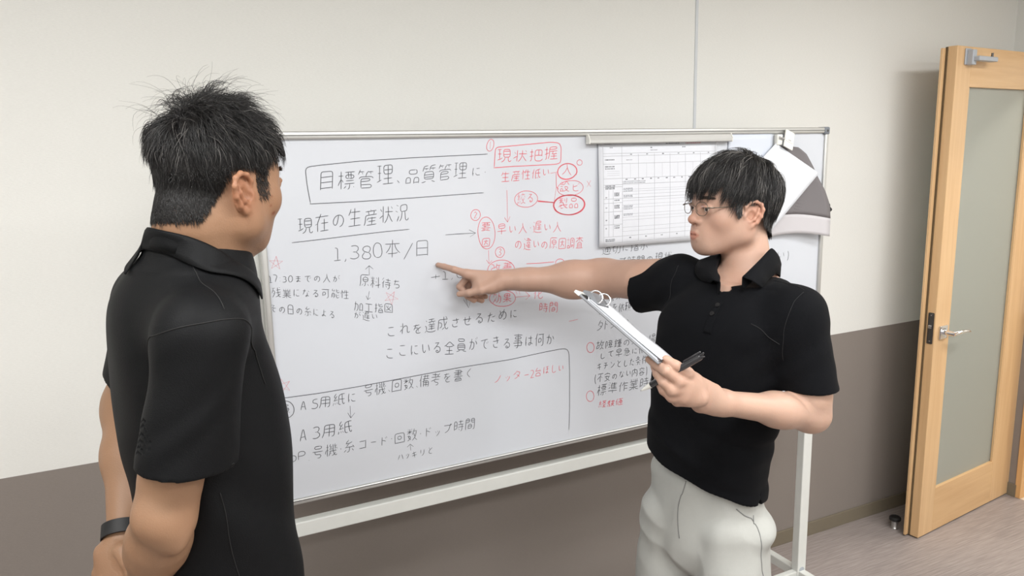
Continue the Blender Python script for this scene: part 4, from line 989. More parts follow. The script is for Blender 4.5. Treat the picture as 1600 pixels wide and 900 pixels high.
rose2 = MB().box((.028, DT, .872), (.084, DT + .009, .928), .003, seg=2).build('handle_rose', M_chrome, door, smooth=True)
path = [(.056, DT + .009, .90), (.056, DT + .05, .90), (.07, DT + .056, .90), (.17, DT + .056, .90)]
MB().tube(path, .009, 12).build('lever', M_chrome, rose2, smooth=True)
cl = MB().box((.052, -.006, 1.960), (.092, 0, 2.022), .003).build('closer_bracket', M_greypaint, door)
MB().box((.060, -.030, 1.958), (.088, -.004, 2.016), .004).build('bracket_body', M_greypaint, cl)
MB().box((.066, -.052, 1.972), (.205, -.022, 1.990), .004).build('bracket_arm', M_greypaint, cl)
MB().cone((.186, -.037, 1.988), (.186, -.037, 2.006), .0045, n=12).build('pivot_pin', M_darkmetal, cl)
# hinges
for z in (.25, 1.02, 1.80):
    MB().cone((DWD + .004, -.003, z - .05), (DWD + .004, -.003, z + .05), .006, n=12).build('hinge', M_metal, door)

# floor door stop
ds = empty('door_stop', (1.668, 3.118, 0), 0, 'small black rubber headed metal door stop on the floor by the open door', 'door stop')
MB().lathe((0, 0, 0), [(.016, 0), (.0165, .004), (.0135, .008), (.0135, .036), (.015, .040)], 24).build('stem', M_metal, ds, smooth=True)
MB().lathe((0, 0, .036), [(.018, 0), (.0235, .004), (.0245, .010), (.0235, .016), (.019, .019), (.012, .0165), (.006, .016)], 24).build('rubber_head', M_black, ds, smooth=True)

# ------------------------------------------------------------------ sculpting: blended solids turned into one continuous mesh
F32 = np.float32

def at(x, y, Y):
    """world point seen at a place of the 1600 x 900 frame, Y metres in front of the camera"""
    d = _fw + _rt * ((x - 800) / FOCAL) - _up * ((y - 450) / FOCAL)
    d = d * (Y / d.y)
    return np.array((d.x, d.y, d.z + EYE))

def frame(origin, fwd, up=(0, 0, 1)):
    """4x4 with x = the person's right, y = forward, z = up"""
    f = np.array(fwd, float); f /= np.linalg.norm(f)
    u = np.array(up, float)
    r = np.cross(f, u); r /= np.linalg.norm(r)
    u = np.cross(r, f)
    M = np.eye(4)
    M[:3, 0], M[:3, 1], M[:3, 2], M[:3, 3] = r, f, u, origin
    return M

def xf(M, p):
    return M[:3, :3] @ np.asarray(p, float) + M[:3, 3]

class Sculpt:
    def __init__(self):
        self.pr = []           # op, k, fn, lo, hi
        self.M = np.eye(4)
        self.disp = None
    @property
    def sc(self):
        return float(np.linalg.norm(self.M[:3, 0]))
    # -- placing
    def p(self, q):
        return xf(self.M, q)
    def _push(self, op, k, fn, lo, hi):
        self.pr.append((op, k, fn, np.asarray(lo, float), np.asarray(hi, float)))
        return self
    def cone(self, a, b, ra, rb=None, k=0.01, op=1):
        rb = ra if rb is None else rb
        ra, rb = ra * self.sc, rb * self.sc
        a, b = self.p(a).astype(F32), self.p(b).astype(F32)
        ba = b - a
        L2 = float(ba @ ba) + 1e-12
        def fn(P):
            pa = P - a
            t = np.clip((pa @ ba) / L2, 0, 1)
            q = pa - t[:, None] * ba
            return np.sqrt((q * q).sum(1)) - (ra + (rb - ra) * t)
        R = max(ra, rb)
        return self._push(op, k, fn, np.minimum(a, b) - R, np.maximum(a, b) + R)
    def chain(self, pts, rads, k=0.01, op=1, ki=0.004):
        P_ = [self.p(q).astype(F32) for q in pts]
        rads = [q * self.sc for q in ([rads] * len(pts) if np.isscalar(rads) else rads)]
        segs = [(P_[i], P_[i + 1] - P_[i], float((P_[i + 1] - P_[i]) @ (P_[i + 1] - P_[i])) + 1e-12, rads[i], rads[i + 1]) for i in range(len(pts) - 1)]
        def fn(P):
            d = None
            for a, ba, L2, r0, r1 in segs:
                pa = P - a
                t = np.clip((pa @ ba) / L2, 0, 1)
                q = pa - t[:, None] * ba
                e = np.sqrt((q * q).sum(1)) - (r0 + (r1 - r0) * t)
                d = e if d is None else smin(d, e, ki)
            return d
        A = np.array(P_)
        R = max(rads)
        return self._push(op, k, fn, A.min(0) - R, A.max(0) + R)
    def ell(self, c, r, k=0.01, op=1, rot=None):
        """ellipsoid; rot = 3x3 in the current frame"""
        c = self.p(c).astype(F32)
        R0_ = self.M[:3, :3] / self.sc
        R = R0_ if rot is None else R0_ @ np.asarray(rot)
        Rt = R.astype(F32)
        r = np.array([r] * 3 if np.isscalar(r) else r, F32) * self.sc
        m = float(r.min())
        ext = np.sqrt(((R * r) ** 2).sum(1))
        def fn(P):
            q = (P - c) @ Rt / r
            n0 = np.sqrt((q * q).sum(1))
            q2 = q / r
            n1 = np.sqrt((q2 * q2).sum(1)) + 1e-9
            return n0 * (n0 - 1) / n1
        return self._push(op, k, fn, c - ext, c + ext)
    def flat(self, a, b, ra, rb, side, k=0.01, op=1):
        """limb segment with an elliptical section: ra, rb = (along side, across)"""
        a, b = self.p(a).astype(F32), self.p(b).astype(F32)
        s = (self.M[:3, :3] @ np.asarray(side, float)).astype(F32)
        ax = b - a
        L = float(np.linalg.norm(ax))
        ax = ax / L
        s = s - ax * float(s @ ax); s /= np.linalg.norm(s)
        w = np.cross(ax, s)
        def fn(P):
            pa = P - a
            z = pa @ ax
            t = np.clip(z / L, 0, 1)
            u, v = pa @ s, pa @ w
            e = np.maximum(np.maximum(-z, z - L), 0)
            r1 = ra[0] + (rb[0] - ra[0]) * t
            r2 = ra[1] + (rb[1] - ra[1]) * t
            m = np.minimum(r1, r2)
            q = np.sqrt((u / r1) ** 2 + (v / r2) ** 2 + (e / m) ** 2)
            g = np.sqrt((u / r1 ** 2) ** 2 + (v / r2 ** 2) ** 2 + (e / m ** 2) ** 2) + 1e-9
            return q * (q - 1) / g
        R = max(max(ra), max(rb))
        return self._push(op, k, fn, np.minimum(a, b) - R, np.maximum(a, b) + R)
    def stack(self, levels, k=0.02, op=1, power=2.3):
        """torso from sections: (centre, right-axis, fwd-axis, half width, half depth front, half depth back), bottom to top"""
        lv = sorted(levels, key=lambda q: q[0][2])
        Z = np.array([q[0][2] for q in lv])
        C = np.array([q[0] for q in lv]); RX = np.array([q[1] for q in lv]); FX = np.array([q[2] for q in lv])
        W_ = np.array([q[3] for q in lv]); DF = np.array([q[4] for q in lv]); DB_ = np.array([q[5] for q in lv])
        def sm(z, A):
            return np.interp(z, ZZ, A)
        # smooth interpolation tables
        ZZ = np.linspace(Z[0], Z[-1], 120)
        def table(A):
            B = np.interp(ZZ, Z, A)
            for _ in range(25):
                B[1:-1] = .25 * B[:-2] + .5 * B[1:-1] + .25 * B[2:]
            return B
        T = [table(A) for A in (C[:, 0], C[:, 1], RX[:, 0], RX[:, 1], FX[:, 0], FX[:, 1], W_, DF, DB_)]
        def fn(P):
            z = np.clip(P[:, 2], Z[0], Z[-1])
            cx, cy, rx, ry, fx, fy, w, df, db = [np.interp(z, ZZ, t) for t in T]
            x, y = P[:, 0] - cx, P[:, 1] - cy
            u = np.abs(x * rx + y * ry) / w
            v0 = x * fx + y * fy
            v = np.abs(v0) / np.where(v0 > 0, df, db)
            q = (u ** power + v ** power + 1e-9) ** (1 / power)
            e = np.maximum(np.maximum(Z[0] - P[:, 2], P[:, 2] - Z[-1]), 0)
            m = np.minimum(w, np.minimum(df, db))
            d = (q - 1) * m * .95
            return np.where(e > 0, np.sqrt(np.maximum(d, 0) ** 2 + e ** 2) + np.minimum(d, 0) * 0, d)
        ext = float(max(W_.max(), DF.max(), DB_.max()))
        lo = C.min(0) - np.array([ext, ext, 0]); hi = C.max(0) + np.array([ext, ext, 0])
        return self._push(op, k, fn, lo, hi)
    def sub(self, other, k=0.03):
        """add another finished sculpt as one solid"""
        adds = [q for q in other.pr if q[0] == 1]
        lo, hi = np.min([q[3] for q in adds], 0), np.max([q[4] for q in adds], 0)
        return self._push(1, k, lambda P: other.eval(P), lo, hi)
    def half(self, point, normal, lo, hi, k=0.002):
        """cut away everything on the normal's side of a plane inside a box"""
        pt, n = np.asarray(point, F32), np.asarray(normal, F32)
        n = n / np.linalg.norm(n)
        return self._push(-1, k, lambda P: -((P - pt) @ n), lo, hi)
    # -- evaluating
    def eval(self, P, sel=None):
        P = np.ascontiguousarray(P, F32)
        d = np.full(len(P), 1.0, F32)
        for i in (range(len(self.pr)) if sel is None else sel):
            op, k, fn, lo, hi = self.pr[i]
            if op == 1:
                d = smin(d, fn(P).astype(F32), k)
            elif op == -1:
                d = -smin(-d, fn(P).astype(F32), k)
            else:                                   # groove: shallow cut of depth k along the shape
                d = d + k * np.exp(-(np.maximum(fn(P), 0) / .0022) ** 2).astype(F32)
        if self.disp is not None:
            d = d + self.disp(P).astype(F32)
        return d
    def near(self, lo, hi, pad):
        return [i for i, (op, k, fn, a, b) in enumerate(self.pr)
                if np.all(a - k - pad <= hi) and np.all(b + k + pad >= lo)]
    def grad(self, P, e=0.0015):
        E = np.eye(3, dtype=F32) * e
        G = np.stack([self.eval(P + E[i]) - self.eval(P - E[i]) for i in range(3)], 1)
        return G / (np.linalg.norm(G, axis=1)[:, None] + 1e-9)
    def mesh(self, h, lo=None, hi=None):
        """dual contouring on a sparse grid -> vertices, quads"""
        adds = [q for q in self.pr if q[0] == 1]
        l0 = np.min([q[3] for q in adds], 0) - .012
        h0 = np.max([q[4] for q in adds], 0) + .012
        lo = l0 if lo is None else np.maximum(lo, l0)
        hi = h0 if hi is None else np.minimum(hi, h0)
        nb = 8
        B = h * nb
        nx = np.ceil((hi - lo) / B).astype(int)
        I = np.stack(np.meshgrid(*[np.arange(k) for k in nx], indexing='ij'), -1).reshape(-1, 3)
        d = np.concatenate([self.eval(lo + (c + .5) * B) for c in np.array_split(I, max(1, len(I) // 200000))])
        I = I[np.abs(d) < B * .87 * 1.25 + .004]
        g = np.stack(np.meshgrid(*[np.arange(nb + 1)] * 3, indexing='ij'), -1).reshape(-1, 3)
        G = (g * h).astype(F32)
        out, keep = [], []
        for c in I:
            o = lo + c * B
            sel = self.near(o, o + B, 0.028)
            if not sel:
                continue
            v = self.eval(G + o.astype(F32), sel)
            if v.min() < 0 < v.max():
                out.append(v)
                keep.append(c)
        V = np.array(out).reshape(-1, nb + 1, nb + 1, nb + 1)
        K = np.array(keep)
        S = V < 0
        off = [(i, j, k) for i in (0, 1) for j in (0, 1) for k in (0, 1)]
        cnt = sum(S[:, i:nb + i, j:nb + j, k:nb + k].astype(np.int8) for i, j, k in off)
        bi, ci, cj, ck = np.nonzero((cnt > 0) & (cnt < 8))
        val = np.stack([V[bi, ci + i, cj + j, ck + k] for i, j, k in off], 1)
        acc = np.zeros((len(bi), 3)); num = np.zeros(len(bi))
        O = np.array(off, float)
        for a in range(8):
            for b in range(a + 1, 8):
                if abs(O[a] - O[b]).sum() != 1:
                    continue
                va, vb = val[:, a], val[:, b]
                m = (va < 0) != (vb < 0)
                t = np.where(m, va / np.where(m, va - vb, 1), 0)
                acc += np.where(m[:, None], O[a] + (O[b] - O[a]) * t[:, None], 0)
                num += m
        gi = K[bi] * nb + np.stack([ci, cj, ck], 1)
        N = nx * nb + 2
        key = ((gi[:, 0] + 1) * N[1] + gi[:, 1] + 1) * N[2] + gi[:, 2] + 1
        verts = lo + (gi + acc / num[:, None]) * h
        order = np.argsort(key)
        key, verts = key[order], verts[order]
        quads = []
        for ax in range(3):
            sl = [slice(0, nb)] * 3
            s2 = list(sl); s2[ax] = slice(1, nb + 1)
            A, Bq = S[(slice(None), *sl)], S[(slice(None), *s2)]
            bi, ci, cj, ck = np.nonzero(A != Bq)
            gi = K[bi] * nb + np.stack([ci, cj, ck], 1)
            inside = A[bi, ci, cj, ck]
            o1, o2 = [(1, 2), (2, 0), (0, 1)][ax]
            ids = []
            ok = np.ones(len(gi), bool)
            for da, db in ((0, 0), (-1, 0), (-1, -1), (0, -1)):
                q = gi.copy(); q[:, o1] += da; q[:, o2] += db
                kk = ((q[:, 0] + 1) * N[1] + q[:, 1] + 1) * N[2] + q[:, 2] + 1
                p_ = np.minimum(np.searchsorted(key, kk), len(key) - 1)
                ok &= key[p_] == kk
                ids.append(p_)
            Q = np.stack(ids, 1)
            Q[~inside] = Q[~inside][:, ::-1]
            quads.append(Q[ok])
        return verts, np.concatenate(quads)

def smin(a, b, k):
    h = np.maximum(k - np.abs(a - b), 0) / k
    return np.minimum(a, b) - h * h * (k * .25)

def noise3(P, s, seed=0):
    """cheap smooth noise, about -1..1"""
    r = np.random.RandomState(seed)
    out = 0
    for i in range(5):
        w = r.normal(size=3); w /= np.linalg.norm(w)
        out = out + np.sin(P @ (w * s * r.uniform(.6, 1.5)).astype(F32) + r.uniform(0, 6.28) + 1.3 * np.sin(P @ (r.normal(size=3) * s * .4).astype(F32)))
    return out / 3.0

def solid_mesh(name, parts, mat, parent, tint=None):
    """parts = list of (verts, quads); joins them into one smooth mesh; tint(P) -> rgb per vertex"""
    V, Q, n = [], [], 0
    for v, q in parts:
        V.append(v); Q.append(q + n); n += len(v)
    V, Q = np.concatenate(V), np.concatenate(Q)
    me = bpy.data.meshes.new(name)
    me.vertices.add(len(V)); me.vertices.foreach_set('co', V.astype(F32).ravel())
    me.loops.add(len(Q) * 4); me.loops.foreach_set('vertex_index', Q.astype(np.int32).ravel())
    me.polygons.add(len(Q)); me.polygons.foreach_set('loop_start', np.arange(0, len(Q) * 4, 4, dtype=np.int32))
    me.update(calc_edges=True)
    me.polygons.foreach_set('use_smooth', np.ones(len(Q), bool))
    if tint is not None:
        a = me.color_attributes.new('tint', 'FLOAT_COLOR', 'POINT')
        c = np.ones((len(V), 4), F32)
        c[:, :3] = tint(V)
        a.data.foreach_set('color', c.ravel())
    o = bpy.data.objects.new(name, me)
    COL.objects.link(o)
    me.materials.append(mat)
    if parent is not None:
        o.parent = parent
        o.matrix_parent_inverse = parent.matrix_world.inverted() if False else Matrix.Translation(-parent.location)
    return o

def roty(a):
    c, s = math.cos(a), math.sin(a)
    return np.array([[c, 0, s], [0, 1, 0], [-s, 0, c]])
def rotz(a):
    c, s = math.cos(a), math.sin(a)
    return np.array([[c, -s, 0], [s, c, 0], [0, 0, 1]])
def rotx(a):
    c, s = math.cos(a), math.sin(a)
    return np.array([[1, 0, 0], [0, c, -s], [0, s, c]])

def sculpt_head(S, M, wide=1.0, nose=1.0, jaw=1.0, lid=1.0, low=0.0, ear_y=0.0, back=0.0):
    """adult male head; origin between the ear canals, x right, y forward, z up"""
    S.M = M
    w = wide
    S.ell((0, -.008 + back / 2, .046), (.0755 * w, .096 - back / 2, .088), k=.01)
    S.ell((0, .040, .046), (.060 * w, .050, .060), k=.03)
    S.ell((0, .034 + low * .5, -.016), (.060 * w, .058, .076), k=.03)
    for s in (-1, 1):
        S.ell((s * .047 * w, .054, -.014), (.020, .022, .024), k=.03)
        S.cone((s * .052 * w, .006, -.048), (s * .022, .066 + low * 1.3, -.077), .020 * jaw, .019 * jaw, k=.035)
        S.cone((s * .058 * w, -.002, -.010), (s * .054 * w, .004, -.048), .018, .017, k=.03)
    S.ell((0, .077 + low * 1.3, -.080), (.022, .014, .015), k=.022)
    S.ell((0, .078 + low, -.046), (.031, .022, .028), k=.025)
    S.chain([(-.046 * w, .064, .030), (-.024, .083, .034), (0, .087, .031), (.024, .083, .034), (.046 * w, .064, .030)], .0095, k=.022)
    for s in (-1, 1):
        S.ell((s * .033, .104, .0115), (.0185, .012, .0115), k=.014, op=-1)
    # nose
    n_ = nose
    S.chain([(0, .086, .022), (0, .0945 * 1, .004), (0, .104 * n_, -.013)], [.0072, .0075, .0088], k=.012)
    S.ell((0, .1075 * n_, -.0170), (.0118, .0105, .0098), k=.008)
    for s in (-1, 1):
        S.ell((s * .0145, .0965, -.0205), (.0078, .0105, .0078), k=.005)
        S.ell((s * .0070, .1025, -.0280), (.0038, .0055, .0035), k=.003, op=-1)
    # lids and eye openings
    for s in (-1, 1):
        S.ell((s * .0318, .0810, .0105), (.0158, .0150, .0135), k=.006)
        S.ell((s * .0315, .0950, .0098), (.0128, .0125, .0040 * lid), k=.0018, op=-1, rot=rotz(-s * math.radians(17)) @ roty(-s * math.radians(4)))
        S.chain([(s * .0185, .0930, .0125), (s * .0318, .0980, .0165), (s * .0455, .0895, .0145)], .0016, k=.005)
    # lips
    S.chain([(-.0235, .0880 + low, -.0520), (-.010, .0985 + low, -.0485), (0, .1000 + low, -.0495), (.010, .0985 + low, -.0485), (.0235, .0880 + low, -.0520)], [.0025, .0052, .0050, .0052, .0025], k=.006)
    S.chain([(-.0215, .0880 + low, -.0530), (-.009, .0965 + low, -.0580), (0, .0980 + low, -.0588), (.009, .0965 + low, -.0580), (.0215, .0880 + low, -.0530)], [.0025, .0060, .0064, .0060, .0028], k=.006)
    S.chain([(-.025, .0890 + low, -.0528), (-.010, .1035 + low, -.0530), (0, .1055 + low, -.0536), (.010, .1035 + low, -.0530), (.025, .0890 + low, -.0528)], .0011, k=.0025, op=-1)
    # ears
    for s in (-1, 1):
        def e(y, z, out):
            return (s * (.0715 * w + out), y + ear_y, z)
        R = rotz(s * math.radians(26)) @ rotx(math.radians(-8))
        S.ell(e(-.017, .001, .0045), (.0050, .0185, .0285), k=.006, rot=R)
        S.ell(e(-.010, -.003, .0115), (.0085, .0090, .0140), k=.003, op=-1, rot=R)
        S.ell(e(-.017, .017, .0135), (.0045, .0070, .0065), k=.003, op=-1, rot=R)
        S.chain([e(.003, .006, .004), e(.005, .018, .0065), e(-.004, .0275, .0095), e(-.017, .0305, .0125), e(-.0290, .024, .0160),
                 e(-.0335, .012, .0180), e(-.0300, -.004, .0165), e(-.022, -.018, .0125), e(-.012, -.027, .008)],
                [.0030, .0034, .0036, .0036, .0036, .0034, .0032, .0034, .0042], k=.003)
        S.chain([e(-.0245, .014, .0135), e(-.0220, .002, .0140), e(-.0150, -.0105, .0120), e(-.006, -.0165, .0085)], [.0030, .0032, .0036, .0034], k=.003)
        S.ell(e(-.007, -.0245, .0065), (.0042, .0072, .0085), k=.006, rot=R)
        S.ell(e(.0045, -.003, .0045), (.0042, .0045, .0065), k=.005)
        S.ell(e(-.002, -.004, .010), (.004, .0045, .0055), k=.003, op=-1)

def face_tint(M, base=(1, 1, 1), lip=(.92, .62, .58), red=.06, stubble=0.0, moles=(), ear=(1.03, .86, .80)):
    Mi = np.linalg.inv(M)
    def fn(V):
        L = V @ Mi[:3, :3].T + Mi[:3, 3]
        c = np.ones((len(V), 3)) * np.array(base)
        g = lambda p, r: np.exp(-((L - np.array(p)) ** 2 / np.array(r) ** 2).sum(1))[:, None]
        def blend(m, col):
            return c * (1 - m) + c * np.array(col) * m
        c = blend(np.clip(g((0, .108, -.018), (.018, .016, .013)), 0, 1), (1.02, .86, .82))
        for s in (-1, 1):
            c = blend(np.clip(g((s * .045, .062, -.020), (.022, .03, .022)), 0, 1), (1.01, .92, .89))
            c = blend(np.clip(1.6 * g((s * .085, -.015, .003), (.014, .028, .034)), 0, 1), ear)
            c = blend(.5 * g((s * .033, .09, -.002), (.018, .02, .006)), (.90, .84, .82))
        # lips: between the two rims
        y = L[:, 1]; z = L[:, 2]; x = np.abs(L[:, 0])
        zu = -.0432 - .0090 * (x / .0215) ** 2 - .0015 * np.exp(-(x / .004) ** 2)
        zl = -.0655 + .0132 * (x / .0215) ** 2
        m = 1 / (1 + np.exp(-(zu - z) / .0007)) * 1 / (1 + np.exp(-(z - zl) / .0009)) * (y > .082) * (x < .0225)
        c = blend(m[:, None] * .9, lip)
        if stubble:
            zone = np.exp(-((z + .080) / .030) ** 2) * np.clip((y + .01) / .03, 0, 1) * (1 - m)
            r = np.random.RandomState(4).rand(len(V))
            c = blend(np.clip(zone * stubble * (.6 + .8 * (r > .72)), 0, 1)[:, None], (.62, .62, .64))
        rr_ = noise3(V.astype(F32), 60, 7)[:, None]
        c = c * (1 + np.array([.010, .025, .030]) * rr_)
        for p, r, col in moles:
            m = np.clip(2.2 * np.exp(-((L - np.array(p)) ** 2).sum(1) / r ** 2), 0, 1)[:, None]
            c = blend(m, col)
        return np.clip(c, 0, 1.3)
    return fn

def eyes(M, parent, iris=(38, 27, 22), look=(0, 1, 0)):
    """two eyeballs, each with an iris disc"""
    me_ = []
    for s in (-1, 1):
        c = xf(M, (s * .0318, .0816, .0105))
        d = M[:3, :3] @ (np.array(look, float) / np.linalg.norm(look))
        mb = MB()
        bmesh.ops.create_uvsphere(mb.bm, u_segments=28, v_segments=18, radius=.0126 * float(np.linalg.norm(M[:3, 0])))
        q = Vector(d).to_track_quat('Z', 'Y').to_matrix().to_4x4()
        bmesh.ops.transform(mb.bm, matrix=Matrix.Translation(Vector(c)) @ q, verts=mb.bm.verts[:])
        for f in mb.bm.faces:
            v = (f.calc_center_median() - Vector(c)).normalized().dot(Vector(d))
            f.material_index = 2 if v > .965 else (1 if v > .87 else 0)
        o = mb.build('eye', [M_eyewhite, M_iris, M_pupil], None, smooth='all')
        o.parent = parent
        o.matrix_parent_inverse = Matrix.Translation(-parent.location)
        me_.append(o)
    return me_

M_eyewhite = material('eye_white', srgb(222, 214, 208), 0.25, noise=.02)
M_iris = material('iris_brown', srgb(48, 34, 26), 0.2, noise=.1)
M_pupil = material('pupil_black', srgb(10, 9, 9), 0.15, noise=0)

def hair_mesh(name, roots, normals, flow, parent, mat, length, seg=6, width=.0007, lift=.5, grav=.3, clump=None, rough=.15,
              body=None, off=.004, curl=0.0, seed=1, extra=None, tip=.15, ceil=None):
    """tapered three-sided strands grown from roots; flow(P) -> tangent direction; returns verts, faces arrays"""
    r = np.random.RandomState(seed)
    N = len(roots)
    P = roots.copy()
    L = length if not np.isscalar(length) else np.full(N, length)
    path = [P.copy()]
    rdir = r.normal(size=(N, 3)) * rough
    if clump is not None:
        rdir += clump
    phase = r.uniform(0, 6.28, N)
    for i in range(seg):
        t = i / seg
        T = flow(P)
        lf = lift(t) if callable(lift) else np.asarray(lift) * (1 - t)
        D = T + normals * (lf[:, None] if np.ndim(lf) else lf) + rdir
        D[:, 2] -= grav * (.4 + t)
        if curl:
            D += curl * np.stack([np.sin(phase + 5 * t), np.cos(phase + 4 * t), np.sin(phase * 2 + 5 * t)], 1)
        D /= np.linalg.norm(D, axis=1)[:, None] + 1e-9
        P = P + D * (L / seg)[:, None]
        if body is not None:
            d = body.eval(P)
            m = d < off
            if m.any():
                G = body.grad(P[m])
                P[m] += G * (off - d[m])[:, None]
            if ceil is not None:
                c_ = np.broadcast_to(ceil, (N,))
                m = d > c_
                if m.any():
                    G = body.grad(P[m])
                    P[m] += G * ((c_[m] - d[m]) * .9)[:, None]
        path.append(P.copy())
    path = np.array(path)                      # seg+1, N, 3
    return strand_tubes(path, width, r, tip)

def strand_tubes(path, width, r, tip=.15):
    n, N, _ = path.shape
    T = np.gradient(path, axis=0)
    T /= np.linalg.norm(T, axis=2)[..., None] + 1e-9
    ref = r.normal(size=(N, 3))
    A = np.cross(T, ref[None]); A /= np.linalg.norm(A, axis=2)[..., None] + 1e-9
    Bv = np.cross(T, A)
    t = np.linspace(0, 1, n)
    w = width * (1 - (1 - tip) * t ** 1.5)
    wv = r.uniform(.7, 1.25, N)
    V = []
    for k in range(3):
        a = 2 * math.pi * k / 3
        V.append(path + (A * math.cos(a) + Bv * math.sin(a)) * w[:, None, None] * wv[None, :, None])
    V = np.stack(V, 2)                         # n, N, 3(sides), 3
    idx = np.arange(n * N * 3).reshape(n, N, 3)
    Q = []
    for k in range(3):
        k2 = (k + 1) % 3
        Q.append(np.stack([idx[:-1, :, k], idx[:-1, :, k2], idx[1:, :, k2], idx[1:, :, k]], -1).reshape(-1, 4))
    return V.reshape(-1, 3), np.concatenate(Q)

def pick_roots(verts, quads, mask_fn, n, seed=0):
    """random surface points (with normals) where mask_fn is high"""
    r = np.random.RandomState(seed)
    a, b, c, d = [verts[quads[:, i]] for i in range(4)]
    nr = np.cross(c - a, d - b)
    area = np.linalg.norm(nr, axis=1)
    nr = nr / (area[:, None] + 1e-12)
    cen = (a + b + c + d) / 4
    w = area * mask_fn(cen)
    w = w / w.sum()
    i = r.choice(len(quads), n, p=w)
    u, v = r.rand(n, 1), r.rand(n, 1)
    P = (a[i] * (1 - u) + b[i] * u) * (1 - v) + (d[i] * (1 - u) + c[i] * u) * v
    return P, nr[i]

# ================================================================== the pointing man (right)
M_skin_r = material('fair_skin', srgb(180, 146, 128), 0.48, noise=0.03, nscale=55, bump=0.12, bscale=420, sss=0.12, spec=0.35, attr='tint')
M_shirt_r = material('black_cotton_knit', srgb(11, 12, 15), 0.85, noise=0.12, nscale=260, bump=0.25, bscale=900, sheen=0.01, spec=0.10)
M_trouser = material('light_grey_twill', srgb(168, 169, 165), 0.8, noise=0.03, nscale=120, bump=0.12, bscale=900, spec=0.25)
M_hair = material('black_hair', srgb(21, 19, 19), 0.40, noise=0.35, nscale=90, spec=0.5)
M_hair_base = material('hair_underlayer', srgb(20, 18, 18), 0.7, noise=0.2, nscale=120)
M_hair_grey = material('greying_hair', srgb(104, 101, 98), 0.4, noise=0.2, nscale=90)
M_button = material('black_button', srgb(22, 22, 24), 0.3)

# -- skeleton of the right man
RH = frame(at(1161, 334, 1.655) + np.array((-.001, .0705, -.002)), (-.955, -.27, .035), (0.03, 0, 1))
RH[:3, :3] *= .945          # he is a small man
R_fwd = np.array((-.74, -.67, 0)); R_fwd /= np.linalg.norm(R_fwd)
R_rt = np.array((R_fwd[1], -R_fwd[0], 0))
man_r = empty('person', (at(1105, 800, 1.66)[0], at(1105, 800, 1.66)[1], 0), math.atan2(R_fwd[1], R_fwd[0]) - math.pi / 2,
              'person with glasses in black polo shirt and light grey trousers, pointing at the whiteboard', 'person')
man_r.rotation_euler = (0, 0, 0)

r_shoulder = at(1062, 440, 1.77)          # his right, the pointing arm
r_elbow = at(926, 436, 1.93)
r_wrist = at(798, 437, 1.93)
l_shoulder = at(1245, 492, 1.535)         # his left
l_elbow = at(1263, 642, 1.50)
l_wrist = at(1108, 627, 1.39)
neck_base = at(1172, 432, 1.695)

body_r = Sculpt()
S = body_r
sculpt_head(S, RH, wide=.99, jaw=1.0, ear_y=.011, lid=1.3)
S.M = np.eye(4)
nk0 = xf(RH, (0, -.030, -.045))
S.flat(nk0, neck_base + (0, 0, -.03), (.050, .053), (.056, .058), R_rt, k=.018)
# chest (mostly hidden under the shirt)
def torso_r(inset):
    lv = []
    for cx, y, Y, a, bf, bb in [(1097, 815, 1.665, .146, .106, .104), (1102, 730, 1.655, .143, .107, .100), (1112, 650, 1.645, .147, .106, .100),
                                (1122, 570, 1.640, .150, .104, .102), (1133, 500, 1.640, .152, .104, .106), (1142, 468, 1.645, .138, .094, .100), (1156, 440, 1.655, .092, .070, .082)]:
        lv.append((at(cx, y, Y), R_rt, R_fwd, a - inset, bf - inset, bb - inset))
    return lv
S.stack(torso_r(.010), k=.03)
S.cone(neck_base + (0, 0, -.050), r_shoulder + (0, 0, -.012), .042, .050, k=.05)
S.cone(neck_base + (0, 0, -.050), l_shoulder + (0, 0, -.012), .042, .050, k=.05)
# pointing arm
S.flat(r_shoulder, r_elbow + (.02, 0, .002), (.056, .052), (.045, .044), (0, 0, 1), k=.03)
S.flat(r_elbow + (.03, 0, .0), r_elbow + (-.055, 0, -.001), (.047, .044), (.045, .043), (0, 0, 1), k=.03)
S.flat(r_elbow + (-.05, 0, 0), r_wrist + (.03, 0, .0), (.0435, .041), (.025, .031), (0, 0, 1), k=.03)
S.flat(r_wrist + (.045, 0, 0), r_wrist + (-.02, 0, .0), (.0265, .030), (.0255, .031), (0, 0, 1), k=.02)
# pointing hand: palm down, thumb towards the camera
YF = 1.935
def h(x, y, dy=0.0):
    return at(x, y, YF + dy)
S.flat(h(794, 437, .004), h(752, 443, .006), (.024, .032), (.024, .036), (0, 0, 1), k=.012)
S.flat(h(778, 437, -.004), h(729, 428, -.008), (.022, .018), (.0125, .0115), (0, 0, 1), k=.012)
for j, (dy, px, py) in enumerate([(.014, 730, 431), (.033, 735, 435), (.050, 744, 440)]):
    S.cone(h(770, 438, dy * .9), h(px, py, dy), .016, .0115, k=.014)
S.chain([h(730, 428, -.008), h(709.5, 421.2, -.004), h(694, 416.5, .012), h(684.5, 414, .021)], [.0108, .0086, .0076, .0066], k=.006, ki=.003)
# curled fingers (middle, ring, little): knuckle, folded back under the palm
for dy, pts, r0 in [(.016, [(731, 432), (718.5, 448), (731, 463), (740.5, 469)], .0090),
                    (.034, [(736, 436), (728, 455), (743, 466), (753, 469.5)], .0086),
                    (.050, [(745, 441), (740, 456), (752, 463), (759, 463.5)], .0076)]:
    S.chain([h(pts[0][0], pts[0][1], dy), h(pts[1][0], pts[1][1], dy - .002), h(pts[2][0], pts[2][1], dy - .006), h(pts[3][0], pts[3][1], dy - .010)],
            [r0 * 1.1, r0, r0 * .93, r0 * .85], k=.004, ki=.003)
